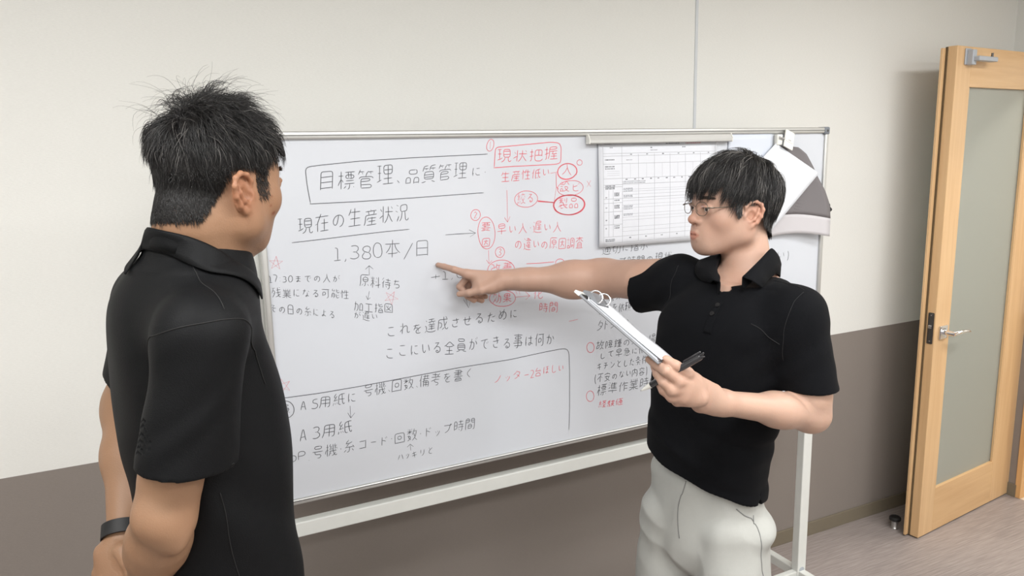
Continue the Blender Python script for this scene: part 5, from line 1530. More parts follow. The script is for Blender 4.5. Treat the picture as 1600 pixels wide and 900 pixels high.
# thumb on the near side, laid along the curled middle finger
S.chain([h(776, 445, -.020), h(752, 453, -.030), h(733, 457.5, -.026), h(717.5, 459.5, -.014)], [.0165, .0112, .0092, .0074], k=.010, ki=.004)
S.cone(h(768, 449, -.012), h(746, 450, -.012), .017, .010, k=.014)

# arm that holds the clipboard
S.flat(l_shoulder, l_elbow + (0, 0, .03), (.048, .050), (.042, .044), R_rt, k=.02)
S.flat(l_elbow + (.004, .006, .035), l_elbow + (.002, .002, -.002), (.042, .044), (.040, .041), R_rt, k=.012)
S.ell(l_elbow + (.012, .004, -.014), (.028, .030, .026), k=.03)
fa = l_wrist - l_elbow; fa /= np.linalg.norm(fa)
S.flat(l_elbow + fa * .005 + (0, 0, -.008), l_elbow + fa * .09 + (0, 0, -.004), (.033, .038), (.0305, .038), (0, 0, 1), k=.010)
S.flat(l_elbow + fa * .08 + (0, 0, -.004), l_wrist - fa * .02, (.0305, .038), (.0225, .025), (0, 0, 1), k=.03)
S.flat(l_wrist - fa * .03, l_wrist + fa * .02, (.0225, .0240), (.024, .021), (0, 0, 1), k=.02)
# holding hand: back of the hand to the camera, fingers under the board, thumb on the paper
YH = 1.33
def g(x, y, dy=0.0):
    return at(x, y, YH + dy)
S.flat(g(1112, 620, .055), g(1075, 606, .012), (.026, .018), (.031, .0155), (0, 0, 1), k=.014)
for (x0, y0, x1, y1, dy, r0) in [(1084, 596, 1060.5, 596, -.001, .0122), (1086, 606, 1050, 609, .000, .0122), (1090, 616, 1050, 620, .009, .0112), (1094, 623, 1058, 627, .019, .0100)]:
    S.cone(g(x0, y0, .02), g(x1, y1, dy), .014, r0, k=.009)
S.chain([g(1061, 595, -.001), g(1040, 579.5, -.007), g(1025, 570, .010), g(1014, 561.5, .026)], [.0110, .0094, .0083, .0070], k=.003, ki=.003)
S.chain([g(1050.5, 609, .000), g(1036.5, 597, .000), g(1027, 584, .014), g(1022, 572, .034)], [.0110, .0093, .0083, .0072], k=.0025, ki=.003)
S.chain([g(1050, 620, .009), g(1037, 610, .014), g(1029, 596, .028), g(1028, 580, .046)], [.0102, .0088, .0080, .0070], k=.0025, ki=.003)
S.chain([g(1058, 627, .019), g(1046, 619, .028), g(1038, 606, .040), g(1038, 592, .052)], [.0092, .0080, .0072, .0062], k=.0025, ki=.003)
S.chain([g(1092, 602, .030), g(1074, 583, .006), g(1056, 571.5, -.002), g(1041, 561.5, .008)], [.0150, .0112, .0094, .0080], k=.004, ki=.004)

if True:
    hi = at(1150, 225, 1.7)[2] + .05
    head_zone = body_r.mesh(.0016, lo=(-1, 0, neck_base[2] - .07), hi=(2, 3, 2))
    arm_zone = body_r.mesh(.0018, lo=(-1, 1.82, 1.0), hi=(r_shoulder[0] - .02, 2.2, 1.5))
    arm2_zone = body_r.mesh(.0018, lo=(.15, 1.0, 1.03), hi=(1.0, 1.555, 1.345))
    core_zone = body_r.mesh(.008, lo=(r_shoulder[0] - .03, 1.0, 1.06), hi=(2, 3, neck_base[2] - .06))
zones_r = [head_zone, arm_zone, arm2_zone, core_zone]
moles = [((-.041, .079, -.042), .0018, (.45, .33, .3)), ((-.012, .098, -.068), .0020, (.45, .32, .28)), ((-.035, .064, -.078), .0015, (.5, .4, .35)),
         ((-.060, .030, -.085), .0018, (.45, .34, .3))]
body_obj_r = solid_mesh('body', zones_r, M_skin_r, man_r, face_tint(RH, stubble=.12, moles=moles))
eyes(RH, man_r, look=(-.25, 1, -.10))

# ---- hair of the right man
def hl(M, V):
    Mi = np.linalg.inv(M)
    return V @ Mi[:3, :3].T + Mi[:3, 3]
def hair_mask_r(V):
    L = hl(RH, V)
    x, y, z = np.abs(L[:, 0]), L[:, 1], L[:, 2]
    line = np.where(y > .055, .078, np.where(y > .012, .030 + (y - .012) * .9, np.where(y > -.030, .030, .022 - (-.030 - y) * 1.45)))
    side = (y < .036) & (y > .020) & (z > -.004) & (x > .055)
    ear = (x > .0715) & (np.abs(y + .006) < .029) & (z < .038)
    return (((z > np.maximum(line, -.072)) | side) & ~ear).astype(float) + 1e-9
hs = Sculpt()
sculpt_head(hs, RH, wide=.99, ear_y=.011)
hs.M = np.eye(4)
hs.flat(nk0, neck_base + (0, 0, -.03), (.052, .056), (.058, .060), R_rt, k=.03)
# short list for pushing strands out of the scalp
hsc = Sculpt(); hsc.M = RH
for q in hs.pr[:9]:
    hsc.pr.append(q)
hsc.pr += hs.pr[-1:]
crown = np.array((.012, -.052, .125))
def flow_r(P):
    L = hl(RH, P)
    c = np.array((0, -.008, .046))
    n_ = (L - c) / np.array((.0755, .096, .088)) ** 2
    n_ /= np.linalg.norm(n_, axis=1)[:, None]
    d = L - crown
    d[:, 1] += .015
    d[:, 2] -= .02
    t = d - n_ * (d * n_).sum(1)[:, None]
    t /= np.linalg.norm(t, axis=1)[:, None] + 1e-6
    return t @ RH[:3, :3].T
def strands(roots, nr, M, flow, n_clump, spread, seed, **kw):
    r = np.random.RandomState(seed)
    cl = r.choice(len(roots), n_clump, replace=False)
    near = np.argmin(((roots[:, None] - roots[cl][None]) ** 2).sum(2), 1)
    off = r.normal(size=(n_clump, 3)) * spread
    return hair_mesh('hair', roots, nr, flow, None, None, clump=off[near], seed=seed, **kw)

def hair_cap(name_sculpt, M, mask, lift, h=.0035):
    """dark under-layer: the scalp pushed outwards where hair grows"""
    v, q = name_sculpt.mesh(h, lo=(M[:3, 3] - .2), hi=(M[:3, 3] + .2))
    m = mask(v) > .5
    keep = m[q].all(1)
    g = name_sculpt.grad(v)
    v2 = v + g * lift(hl(M, v))[:, None]
    idx = np.unique(q[keep])
    mp = -np.ones(len(v), int); mp[idx] = np.arange(len(idx))
    return v2[idx], mp[q[keep]]

cap_r = hair_cap(hs, RH, lambda V: hair_mask_r(V) * ((hl(RH, V)[:, 2] > .034) | (hl(RH, V)[:, 1] < -.03)), lambda L: np.clip(.006 + .05 * (L[:, 2] - .03), .0012, .0075))
roots, nr = pick_roots(head_zone[0], head_zone[1], hair_mask_r, 15000, 3)
nr = hs.grad(roots)
Lr = hl(RH, roots)
rr_ = np.random.RandomState(8)
length = np.interp(Lr[:, 2], [-.07, -.02, .03, .08, .13], [.012, .028, .045, .062, .075]) * rr_.uniform(.75, 1.1, len(roots))
over_ear = (np.abs(Lr[:, 1] + .003) < .034) & (Lr[:, 2] < .075)
length[over_ear] = np.interp(Lr[over_ear, 2], [.02, .075], [.010, .036])
burn = (Lr[:, 1] > .010) & (Lr[:, 2] < .035)
length[burn] = np.interp(Lr[burn, 2], [-.01, .035], [.008, .026])
fringe = (Lr[:, 1] > .045) & (Lr[:, 2] > .06)
length[fringe] = rr_.uniform(.048, .066, fringe.sum())
hv, hq = strands(roots, nr, RH, flow_r, 700, .16, 11, length=length, seg=6, width=.00055, lift=.30, grav=.40, rough=.06, body=hsc, off=.0075, ceil=np.interp(Lr[:, 2], [-.02, .05, .12], [.010, .017, .018]))
hair_r = solid_mesh('hair', [cap_r], M_hair_base, man_r)
solid_mesh('hair_strands', [(hv, hq)], M_hair, man_r)
sel = rr_.choice(len(roots), 700, replace=False)
gv, gq = strands(roots[sel], nr[sel], RH, flow_r, 200, .25, 12, length=length[sel] * 1.0, seg=6, width=.0005, lift=.34, grav=.42, rough=.08, body=hsc, off=.0095, ceil=np.interp(Lr[sel][:, 2], [-.02, .05, .12], [.011, .018, .020]))
solid_mesh('grey_strands', [(gv, gq)], M_hair_grey, man_r)
# eyebrows
eb = []
for s in (-1, 1):
    n_ = 420
    u = rr_.uniform(0, 1, n_)
    w_ = rr_.uniform(-1, 1, n_)
    x = s * (.010 + .040 * u)
    z = .0335 + .0035 * np.sin(u * 2.4) - .001 * u + w_ * .0046 * (1 - .5 * u)
    q = np.stack([x, np.full(n_, .115), z], 1)
    P = np.array([xf(RH, t) for t in q])
    for _ in range(60):
        d = hs.eval(P)
        P = P - (RH[:3, 1] * np.clip(d, -.01, .01)[:, None] * .8)
    N_ = hs.grad(P)
    fl = lambda Q, s=s: np.tile(RH[:3, :3] @ np.array((s * .95, -.25, .14)) / .945, (len(Q), 1))
    eb.append(hair_mesh('b', P, N_, fl, None, None, np.full(n_, .0075), seg=3, width=.00026, lift=.06, grav=.04, rough=.14, seed=20 + s))
M_brow = material('dark_brow_hair', srgb(88, 74, 66), .7, noise=.2)
for e_ in eb:
    solid_mesh('eyebrow', [e_], M_brow, man_r)['kind'] = 'stuff'

# ---- polo shirt of the right man
def folds_r(P):
    z = P[:, 2]
    w = np.clip((1.32 - z) / .25, 0, 1)
    u = (P - neck_base.astype(F32)) @ R_rt.astype(F32)
    v = (P - neck_base.astype(F32)) @ R_fwd.astype(F32)
    a = noise3(np.stack([u, v * .8, z * 2.6 - u * .9], 1).astype(F32), 26, 2)
    b = noise3(np.stack([u * 1.2 + z * .8, v, z * .5], 1).astype(F32), 30, 9)
    arm = np.exp(-((P - r_shoulder.astype(F32)) ** 2).sum(1) / .12 ** 2)
    arm2 = np.exp(-((P - (l_shoulder + (0, 0, -.08)).astype(F32)) ** 2).sum(1) / .12 ** 2)
    c = noise3(np.stack([u * .4 - z * .7, v * .4, z * 1.2 + u], 1).astype(F32), 60, 5)
    return .0030 * w * a + .0015 * b * (.4 + w) + .0028 * (arm + .7 * arm2) * c
shirt = Sculpt()
shirt.stack(torso_r(0), k=.03, power=2.4)
shirt.cone(neck_base + (0, 0, -.040), r_shoulder + (0, 0, .0), .040, .054, k=.045)
shirt.cone(neck_base + (0, 0, -.035), l_shoulder + (0, 0, -.004), .036, .053, k=.045)
r_hem = at(1001, 453, 1.845)
l_hem = at(1265, 605, 1.507)
ra_dir = (r_hem - r_shoulder) / np.linalg.norm(r_hem - r_shoulder)
big = np.array((.4, .4, .4))
def sleeve(a, hem, ra, rb, side, cut_n, hollow, wrinkle, k=.01):
    """short sleeve: tapered tube cut square at the hem and hollowed round the arm"""
    z = Sculpt()
    d = (hem - a) / np.linalg.norm(hem - a)
    z.flat(a, hem + d * .06, ra, rb, side, k=k)
    z.half(hem, cut_n, hem - big, hem + big)
    z.flat(hem - d * .055, hem + d * .08, hollow, hollow, side, k=.002, op=-1)
    op, k_, f_, lo_, hi_ = z.pr[-1]
    z.pr[-1] = (op, k_, lambda P: f_(P) + 2 * wrinkle(P), lo_, hi_)      # the inside follows the folds of the outside
    return z
shirt.sub(sleeve(r_shoulder, r_hem, (.059, .060), (.058, .057), (0, 0, 1), ra_dir + np.array((0.0, 0, .22)), (.0515, .0500), lambda P: folds_r(P)), k=.04)
shirt.sub(sleeve(l_shoulder, l_hem, (.055, .058), (.0565, .058), R_rt, np.array((.02, 0, -1.0)), (.0490, .0505), lambda P: folds_r(P)), k=.035)
# hem at the waist, higher at the front left, with a side vent
hemA, hemB = at(1003, 720, 1.60), at(1192, 772, 1.60)
hx = (hemB - hemA) / np.linalg.norm(hemB - hemA)
hn = np.cross(hx, np.array((.30, .95, 0.0)))
hn = hn if hn[2] < 0 else -hn
shirt.half((hemA + hemB) / 2 + np.array((0, 0, -.004)), hn, np.array((.1, 1.2, .4)), np.array((.8, 2.0, .98)))
# side vent
shirt.chain([at(1182, 764, 1.55), at(1188, 806, 1.55)], [.0015, .011], k=.002, op=-1)
# neck opening
RTm = frame(neck_base, R_fwd)
shirt.M = RTm
shirt.cone((0, -.006, .10), (0, .006, -.030), .066, .058, k=.004, op=-1)
shirt.M = np.eye(4)
vb = at(1127, 447, 1.56)
for _ in range(12):
    vb = vb + shirt.grad(vb[None])[0] * (0 - shirt.eval(vb[None])[0])
shirt.chain([xf(RTm, (.0, .050, .010)), xf(RTm, (.006, .085, -.028)) * .5 + vb * .5 + R_fwd * .012, vb + R_fwd * .004], [.040, .015, .0025], k=.004, op=-1)
shirt.disp = folds_r
shirt_obj = solid_mesh('polo_shirt', [shirt.mesh(.0030)], M_shirt_r, man_r)

def curve(pts, n):
    """smooth curve through points"""
    P = np.array(pts, float)
    d = np.r_[0, np.cumsum(np.linalg.norm(np.diff(P, axis=0), axis=1))]
    t = np.linspace(0, d[-1], n)
    Q = np.stack([np.interp(t, d, P[:, i]) for i in range(3)], 1)
    for _ in range(6):
        Q[1:-1] = .25 * Q[:-2] + .5 * Q[1:-1] + .25 * Q[2:]
    return Q

def collar(F, E, axis, base, mat, parent, n=64, stand=.030, lift=.0035, skin=None):
    """stand and fold-over collar from its fold line F and outer edge E (both run wing to wing)"""
    F, E = curve(F, n), curve(E, n)
    if skin is not None:                       # keep the fold clear of the neck
        for _ in range(6):
            d = skin.eval(F)
            g_ = skin.grad(F); g_[:, 2] = 0
            F = F + g_ * np.clip(.006 - d, 0, .02)[:, None]
        for _ in range(3):
            F[1:-1] = .25 * F[:-2] + .5 * F[1:-1] + .25 * F[2:]
    inward = axis[None] - F
    inward[:, 2] = 0
    inward /= np.linalg.norm(inward, axis=1)[:, None]
    up = np.array((0, 0, 1.0))
    B = F - up * stand - inward * .002
    T1 = F - up * .006 + inward * .0022
    T2 = F + up * .0010
    O1 = F * .86 + E * .14 - inward * .0035 - up * .002
    M1 = F * .5 + E * .5 - inward * .004
    rows = []
    for i, r in enumerate((B, T1, T2, O1, M1, E)):
        if i >= 3:
            w = lift * (1.0 if i > 3 else .6)
            for _ in range(5):
                d = base.eval(r)
                mv = np.where(d < w, w - d, 0 if i < 5 else np.clip(w - d, -.010, 0) * .7)
                r = r + base.grad(r) * mv[:, None]
        rows.append([tuple(q) for q in r])
    o = MB().grid(rows).build('collar', mat, None, smooth='all')
    sub = o.modifiers.new('sub', 'SUBSURF'); sub.levels = sub.render_levels = 1
    sd = o.modifiers.new('solid', 'SOLIDIFY'); sd.thickness = .0022; sd.offset = 0
    o.parent = parent
    o.matrix_parent_inverse = Matrix.Translation(-parent.location)
    return o
T_ = lambda *q: xf(RTm, q)
collar([at(1160, 432, 1.560), at(1173, 420, 1.575), at(1190, 403, 1.605), at(1206, 384, 1.650), T_(-.030, -.062, .036), T_(0, -.068, .038), T_(.030, -.062, .036),
        at(1132, 392, 1.755), at(1120, 402, 1.70), at(1119, 418, 1.65), at(1125, 440, 1.588)],
       [at(1187, 440, 1.545), at(1190, 426, 1.560), at(1196, 412, 1.590), at(1221, 400, 1.630), T_(-.052, -.075, -.006), T_(0, -.088, -.004), T_(.052, -.075, -.006),
        at(1110, 395, 1.78), at(1092, 404, 1.73), at(1084, 414, 1.68), at(1105, 432, 1.615)], neck_base, shirt, M_shirt_r, man_r)

# ---- trousers and shoes of the right man
tr = Sculpt()
hipc = at(1101, 800, 1.665)
hl_, hr_ = hipc - R_rt * .078, hipc + R_rt * .078
kl, kr = hl_ * 1 + R_fwd * .03 - R_rt * .045, hr_ * 1 + R_fwd * .02 + R_rt * .03
kl[2] = kr[2] = .47
al_, ar_ = kl - R_fwd * .02 - R_rt * .02, kr - R_fwd * .02 + R_rt * .01
al_[2] = ar_[2] = .07
tr.flat(hipc + (0, 0, .08), hipc + (0, 0, -.05), (.138, .094), (.146, .102), R_rt, k=.03)
for hp, kn, an in ((hl_, kl, al_), (hr_, kr, ar_)):
    tr.flat(hp + (0, 0, -.02), kn, (.078, .100), (.072, .080), R_rt, k=.010)
    tr.flat(kn, an, (.075, .080), (.068, .074), R_rt, k=.02)
tr.ell(hl_ + (0, 0, -.005) - R_rt * .046 - R_fwd * .02, (.036, .048, .030), k=.03)
def folds_t(P):
    u = (P - hipc.astype(F32)) @ R_rt.astype(F32)
    v = (P - hipc.astype(F32)) @ R_fwd.astype(F32)
    z = P[:, 2]
    a = noise3(np.stack([u * 1.8 + z * .25, v * .8, z * .30], 1).astype(F32), 36, 4)
    b = noise3(np.stack([u + z * .6, v * .5, z * .9 - u], 1).astype(F32), 30, 6)
    c = noise3(np.stack([u * .9 - z * .9, v * .6, z * .7 + u * .6], 1).astype(F32), 44, 16)
    return .0045 * a + .0050 * (np.abs(b) - .5) + .0024 * c
tr.disp = folds_t
trousers = solid_mesh('trousers', [tr.mesh(.0036)], M_trouser, man_r)
# pocket edge and side seam laid on the cloth
def on_cloth(S_, pts, lift=.0006, steps=10):
    P = np.array(pts, float)
    for _ in range(steps):
        P = P + S_.grad(P) * (lift - S_.eval(P))[:, None]
    return P
def stitch(name, S_, pts, r, mat, parent, lift=.0004):
    P = np.array(pts, float)
    t = np.linspace(0, 1, len(P)); tt = np.linspace(0, 1, len(P) * 8)
    P = np.stack([np.interp(tt, t, P[:, i]) for i in range(3)], 1)
    P = on_cloth(S_, P, lift)
    o = MB().tube([tuple(q) for q in P], r, 6).build(name, mat, None, smooth='all')
    o.parent = parent
    o.matrix_parent_inverse = Matrix.Translation(-parent.location)
    return o
M_seamgrey = material('grey_seam', srgb(118, 119, 118), .8)
M_seamblack = material('black_seam', srgb(14, 14, 16), .8)
stitch('pocket_edge', tr, [at(1148, 789, 1.56), at(1157, 800, 1.56), at(1166, 806, 1.57)], .0011, M_seamgrey, man_r)
stitch('side_seam', tr, [at(1166, 800, 1.57), at(1165, 850, 1.57), at(1163, 905, 1.57), at(1160, 990, 1.57)], .0010, M_seamgrey, man_r)
stitch('fly_seam', tr, [at(1041, 745, 1.57), at(1046, 800, 1.57), at(1052, 850, 1.57)], .0011, M_seamgrey, man_r)
# shirt details: placket, buttons, chest pocket, seams
def panel_on(name, S_, corners, mat, parent, nu=8, nv=14, lift=.0012, thick=.0016):
    (a, b, c, d) = [np.array(q) for q in corners]
    P = []
    for j in range(nv + 1):
        for i in range(nu + 1):
            u, v = i / nu, j / nv
            P.append((a * (1 - u) + b * u) * (1 - v) + (d * (1 - u) + c * u) * v)
    P = on_cloth(S_, P, lift).reshape(nv + 1, nu + 1, 3)
    o = MB().grid([[tuple(q) for q in r] for r in P]).build(name, mat, None, smooth='all')
    md = o.modifiers.new('solid', 'SOLIDIFY'); md.thickness = thick; md.offset = 0
    o.parent = parent
    o.matrix_parent_inverse = Matrix.Translation(-parent.location)
    return o
def small(o, parent):
    o.parent = parent
    o.matrix_parent_inverse = Matrix.Translation(-parent.location)
    return o
placket = panel_on('placket', shirt, [at(1107, 459, 1.56), at(1126, 462, 1.56), at(1117, 522, 1.56), at(1098, 519, 1.56)], M_shirt_r, man_r)
for bx, by in ((1116, 464), (1111, 488)):
    q = on_cloth(shirt, [at(bx, by, 1.56)], .0022)[0]
    nn = shirt.grad(q[None])[0]
    small(MB().cone(q, q + nn * .0022, .0055, .0050, n=20).cone(q + nn * .002, q + nn * .0026, .0026, n=12).build('button', M_button, None), man_r)
stitch('pocket_hem', shirt, [at(1173, 507, 1.52), at(1200, 523, 1.51), at(1226, 534, 1.50)], .0009, M_seamblack, man_r)
stitch('sleeve_seam', shirt, [at(1262, 440, 1.49), at(1240, 465, 1.48), at(1222, 520, 1.47), at(1220, 570, 1.47)], .0006, M_seamblack, man_r)
stitch('sleeve_seam', shirt, [at(1058, 398, 1.70), at(1045, 425, 1.69), at(1042, 465, 1.70), at(1048, 490, 1.71)], .0006, M_seamblack, man_r)
stitch('shoulder_seam', shirt, [at(1208, 402, 1.60), at(1238, 425, 1.54), at(1262, 440, 1.50)], .0006, M_seamblack, man_r)

# shoes
def shoe(name, ankle, fwd, mat, parent):
    s = Sculpt()
    s.M = frame((ankle[0], ankle[1], 0), fwd)
    s.ell((0, .055, .030), (.043, .125, .034), k=.02)
    s.ell((0, -.02, .052), (.038, .060, .046), k=.03)
    s.half(np.array((0, 0, .004)), (0, 0, -1), (ankle[0] - .3, ankle[1] - .3, -.1), (ankle[0] + .3, ankle[1] + .3, .02))
    o = solid_mesh(name, [s.mesh(.006)], mat, parent)
    return o
M_shoe = material('black_leather', srgb(26, 25, 25), .35)
shoe('shoe', al_, R_fwd - R_rt * .2, M_shoe, man_r)
shoe('shoe', ar_, R_fwd + R_rt * .2, M_shoe, man_r)

def headpart(M, o, parent):
    o.matrix_world = Matrix([list(r) for r in M])
    return o
# ---- glasses (their own thing)
M_rim = material('bronze_wire', srgb(126, 116, 104), 0.28, 0.9, noise=.02)
nlens = NT('spectacle_lens')
nlens.b.inputs['Base Color'].default_value = (1, 1, 1, 1)
nlens.b.inputs['Roughness'].default_value = 0.02
nlens.b.inputs['Transmission Weight'].default_value = 1.0
nlens.b.inputs['IOR'].default_value = 1.06
M_lens = nlens.m
glasses = empty('glasses', xf(RH, (0, .11, .0)), 0, 'thin bronze wire rimmed glasses worn by the pointing person', 'glasses')
def gl(o):
    o.parent = glasses
    o.matrix_parent_inverse = Matrix.Translation(-glasses.location)
    return o
def gp_(x, y, z):
    return tuple(xf(RH, (x, y, z)))
for s_ in (-1, 1):
    ring, disc = [], []
    for k in range(36):
        a = 2 * math.pi * k / 36
        cx, cz = .0215 * math.copysign(abs(math.cos(a)) ** .82, math.cos(a)), .0155 * math.copysign(abs(math.sin(a)) ** .86, math.sin(a))
        x = s_ * (.0325 + cx)
        y = .1065 - .144 * max(0, abs(x) - .012)
        ring.append(gp_(x, y, .0105 + cz))
    gl(MB().tube(ring, .00085, 8, closed=True).build('rim', M_rim, None, smooth='all'))
    mb = MB()
    vs = [mb.bm.verts.new(q) for q in ring]
    mb.bm.faces.new(vs)
    gl(mb.build('lens', M_lens, None, solid=.0012))
    yo = .1065 - .16 * .9 * (.0575 - .012)
    gl(MB().tube([gp_(s_ * .0540, yo + .004, .0140), gp_(s_ * .0615, yo - .003, .0150), gp_(s_ * .0650, yo - .010, .0155)], .0016, 8).build('hinge', M_rim, None, smooth='all'))
    gl(MB().tube([gp_(s_ * .0650, yo - .010, .0155), gp_(s_ * .0710, .050, .0185), gp_(s_ * .0745, .028, .0210), gp_(s_ * .0765, .010, .0230), gp_(s_ * .0785, -.008, .0200), gp_(s_ * .0785, -.020, .006)], .0011, 8).build('temple_arm', M_rim, None, smooth='all'))
    gl(MB().tube([gp_(s_ * .0115, .1045, .007), gp_(s_ * .0095, .100, .003), gp_(s_ * .0090, .097, .000)], .0008, 6).build('nose_pad', M_rim, None, smooth='all'))
gl(MB().tube([gp_(x, .1075 + .002 * math.cos(x * 90), .0138 + .003 * math.cos(x * 120)) for x in np.linspace(-.0105, .0105, 9)], .0010, 8).build('bridge', M_rim, None, smooth='all'))

# ---- clipboard with its sheets, held in the left hand
A0 = at(1029, 566, 1.30)
far_x, far_y = 909, 462
def pix(P):
    d = np.asarray(P, float) - np.array((0, 0, EYE))
    q = d @ np.array(_fw)
    return np.array((800 + FOCAL * (d @ np.array(_rt)) / q, 450 - FOCAL * (d @ np.array(_up)) / q))
bestE, keep_ = 1e9, None
for Yb in np.arange(1.02, 1.58, .01):                    # depth of the far end, then the roll about the long edge
    B0 = at(far_x, far_y, Yb)
    ln_ = np.linalg.norm(B0 - A0)
    ex_ = (B0 - A0) / ln_
    side = np.cross(ex_, (0, 0, 1.0)); side /= np.linalg.norm(side)
    upv = np.cross(side, ex_)
    for k in range(120):
        a = k * math.pi / 60
        e_ = side * math.cos(a) + upv * math.sin(a)
        if e_[1] < .1:
            continue
        q = pix(A0 + e_ * .215) - pix(A0)
        er = np.hypot(q[0] - 23, q[1] + 2) / 4 + abs(ln_ - .305) / .02
        if er < bestE:
            bestE, keep_ = er, (ex_, e_, ln_)
ex, ey, LB0 = keep_
ez = np.cross(ex, ey)
if ez[2] < 0:
    ez = -ez
CB = Matrix(((ex[0], ey[0], ez[0], A0[0]), (ex[1], ey[1], ez[1], A0[1]), (ex[2], ey[2], ez[2], A0[2]), (0, 0, 0, 1)))
clipboard = empty('clipboard', (0, 0, 0), 0, 'grey clipboard with white sheets under its metal clip, held in the pointing person\'s left hand', 'clipboard')
clipboard.matrix_world = CB
M_board = material('grey_clipboard', srgb(120, 122, 126), 0.45)
LB, WBd = LB0 + .008, .222
MB().box((-.002, 0, -.004), (LB, WBd, 0), .0015).build('backing_board', M_board, clipboard)
for i in range(5):
    MB().box((.002 + .0012 * i, .004 + .0005 * i, .0004 + .0007 * i), (LB - .020, WBd - .006, .0009 + .0007 * i)).build('sheet', M_paper, clipboard)
rows = []
for i in range(15):
    t = i / 14
    rows.append([(.000 + (LB - .024) * t, .003 + .214 * v, .0046 + .0018 * (1 - t) ** 3 + .0008 * math.sin(t * 9) * v) for v in (0, .25, .5, .75, 1)])
MB().grid(rows).build('top_sheet', M_paper, clipboard, smooth='all', solid=.0004)
cl_ = MB().prism([(LB - .040, .0052), (LB - .002, .0052), (LB - .002, .010), (LB - .012, .015), (LB - .034, .009)], .012, .130).build('clip_bar', material('dark_grey_clip', srgb(112, 114, 118), .4, .2), clipboard)
for yy in (.030, .115):
    ring = [(LB - .024 + .013 * math.cos(a), yy + .004 * math.sin(a), .012 + .012 * math.sin(a)) for a in np.linspace(0, 2 * math.pi, 20, endpoint=False)]
    MB().tube(ring, .0016, 6, closed=True).build('wire_ring', M_chrome, cl_, smooth='all')
MB().box((LB - .004, -.001, -.0045), (LB + .008, WBd * .5, .0012), .001).build('edge_trim', M_whitepaint, clipboard)

# ---- pen between thumb and forefinger
p0_, p1_ = at(1055, 580, 1.330), at(1097, 556, 1.305)
pd = p1_ - p0_
plen = np.linalg.norm(pd); pd /= plen
pen = empty('pen', tuple(p0_), 0, 'smoky black multicolour ballpoint pen held between thumb and fingers over the clipboard', 'pen')
M_pen = material('smoky_black_plastic', srgb(44, 44, 47), 0.22, coat=.3)
Mp = Matrix.Translation(Vector(p0_)) @ Vector(pd).to_track_quat('Z', 'Y').to_matrix().to_4x4()
def pn_(mb, name, mat, smooth=True):
    bmesh.ops.transform(mb.bm, matrix=Mp, verts=mb.bm.verts[:])
    o = mb.build(name, mat, None, smooth=smooth)
    o.parent = pen
    o.matrix_parent_inverse = Matrix.Translation(-pen.location)
    return o
pn_(MB().lathe((0, 0, 0), [(.0058, -.056), (.0062, -.02), (.0062, plen - .006), (.0052, plen - .002)], 20), 'barrel', M_pen)
pn_(MB().lathe((0, 0, 0), [(.0014, -.078), (.0034, -.070), (.0058, -.056)], 20), 'tip_cone', M_white_plastic)
for k in range(4):
    a = k * math.pi / 2 + .4
    pn_(MB().box((.0036 * math.cos(a) - .0012, .0036 * math.sin(a) - .0012, plen - .012), (.0036 * math.cos(a) + .0012, .0036 * math.sin(a) + .0012, plen + (.007 if k == 1 else .003)), .0005), 'slider', M_pen)
pn_(MB().box((-.0028, .0058, plen - .036), (.0028, .0090, plen + .002), .001), 'pocket_clip', M_pen)
pn_(MB().cone((0, 0, -.078), (0, 0, -.082), .0010, .0004, n=8), 'tip', M_metal)

# ================================================================== the listening man (left)
M_skin_l = material('tan_skin', srgb(145, 111, 86), 0.5, noise=0.04, nscale=60, bump=0.16, bscale=420, sss=0.05, spec=0.35, attr='tint')
def mesh_knit(name, color):
    n = NT(name)
    tc = n.node('ShaderNodeTexCoord')
    vo = n.node('ShaderNodeTexVoronoi', Scale=520.0)
    n.link(tc.outputs['Object'], vo.inputs['Vector'])
    cr = n.node('ShaderNodeValToRGB')
    cr.color_ramp.elements[0].position, cr.color_ramp.elements[0].color = .0, tuple(c * .75 for c in color[:3]) + (1,)
    cr.color_ramp.elements[1].position, cr.color_ramp.elements[1].color = .6, color
    n.link(vo.outputs['Distance'], cr.inputs['Fac'])
    n.link(cr.outputs['Color'], n.b.inputs['Base Color'])
    bp = n.node('ShaderNodeBump', Strength=0.22, Distance=0.0008)
    n.link(vo.outputs['Distance'], bp.inputs['Height'])
    n.link(bp.outputs['Normal'], n.b.inputs['Normal'])
    n.b.inputs['Roughness'].default_value = .62
    n.b.inputs['Specular IOR Level'].default_value = .16
    return n.m
M_shirt_l = mesh_knit('black_honeycomb_polyester', srgb(12, 13, 15))
M_trouser_l = material('dark_trousers', srgb(38, 40, 46), .8, bump=.1)

L_fwd = np.array((.77, .64, 0)); L_fwd /= np.linalg.norm(L_fwd)
L_rt = np.array((L_fwd[1], -L_fwd[0], 0))
LH = frame(at(386, 300, 1.112) + np.array((-.057, .037, -.002)), (.555, .83, .01), (-.01, 0, 1))
LH[:3, :3] *= .95
hip_l = at(338, 800, 1.17)
man_l = empty('person', (hip_l[0], hip_l[1], 0), 0,
              'person with tousled black hair in a black polo shirt, seen from behind, hands clasped', 'person')
nb_l = at(318, 404, 1.150)
rs_l = at(313, 522, 1.000)        # right shoulder, near the camera
re_l = at(256, 808, .985)
rw_l = at(222, 952, 1.10)
ls_l = nb_l - L_rt * .175 + np.array((0, 0, -.085)) - L_fwd * .02
le_l = at(204, 640, 1.285)
lw_l = at(196, 836, 1.130)

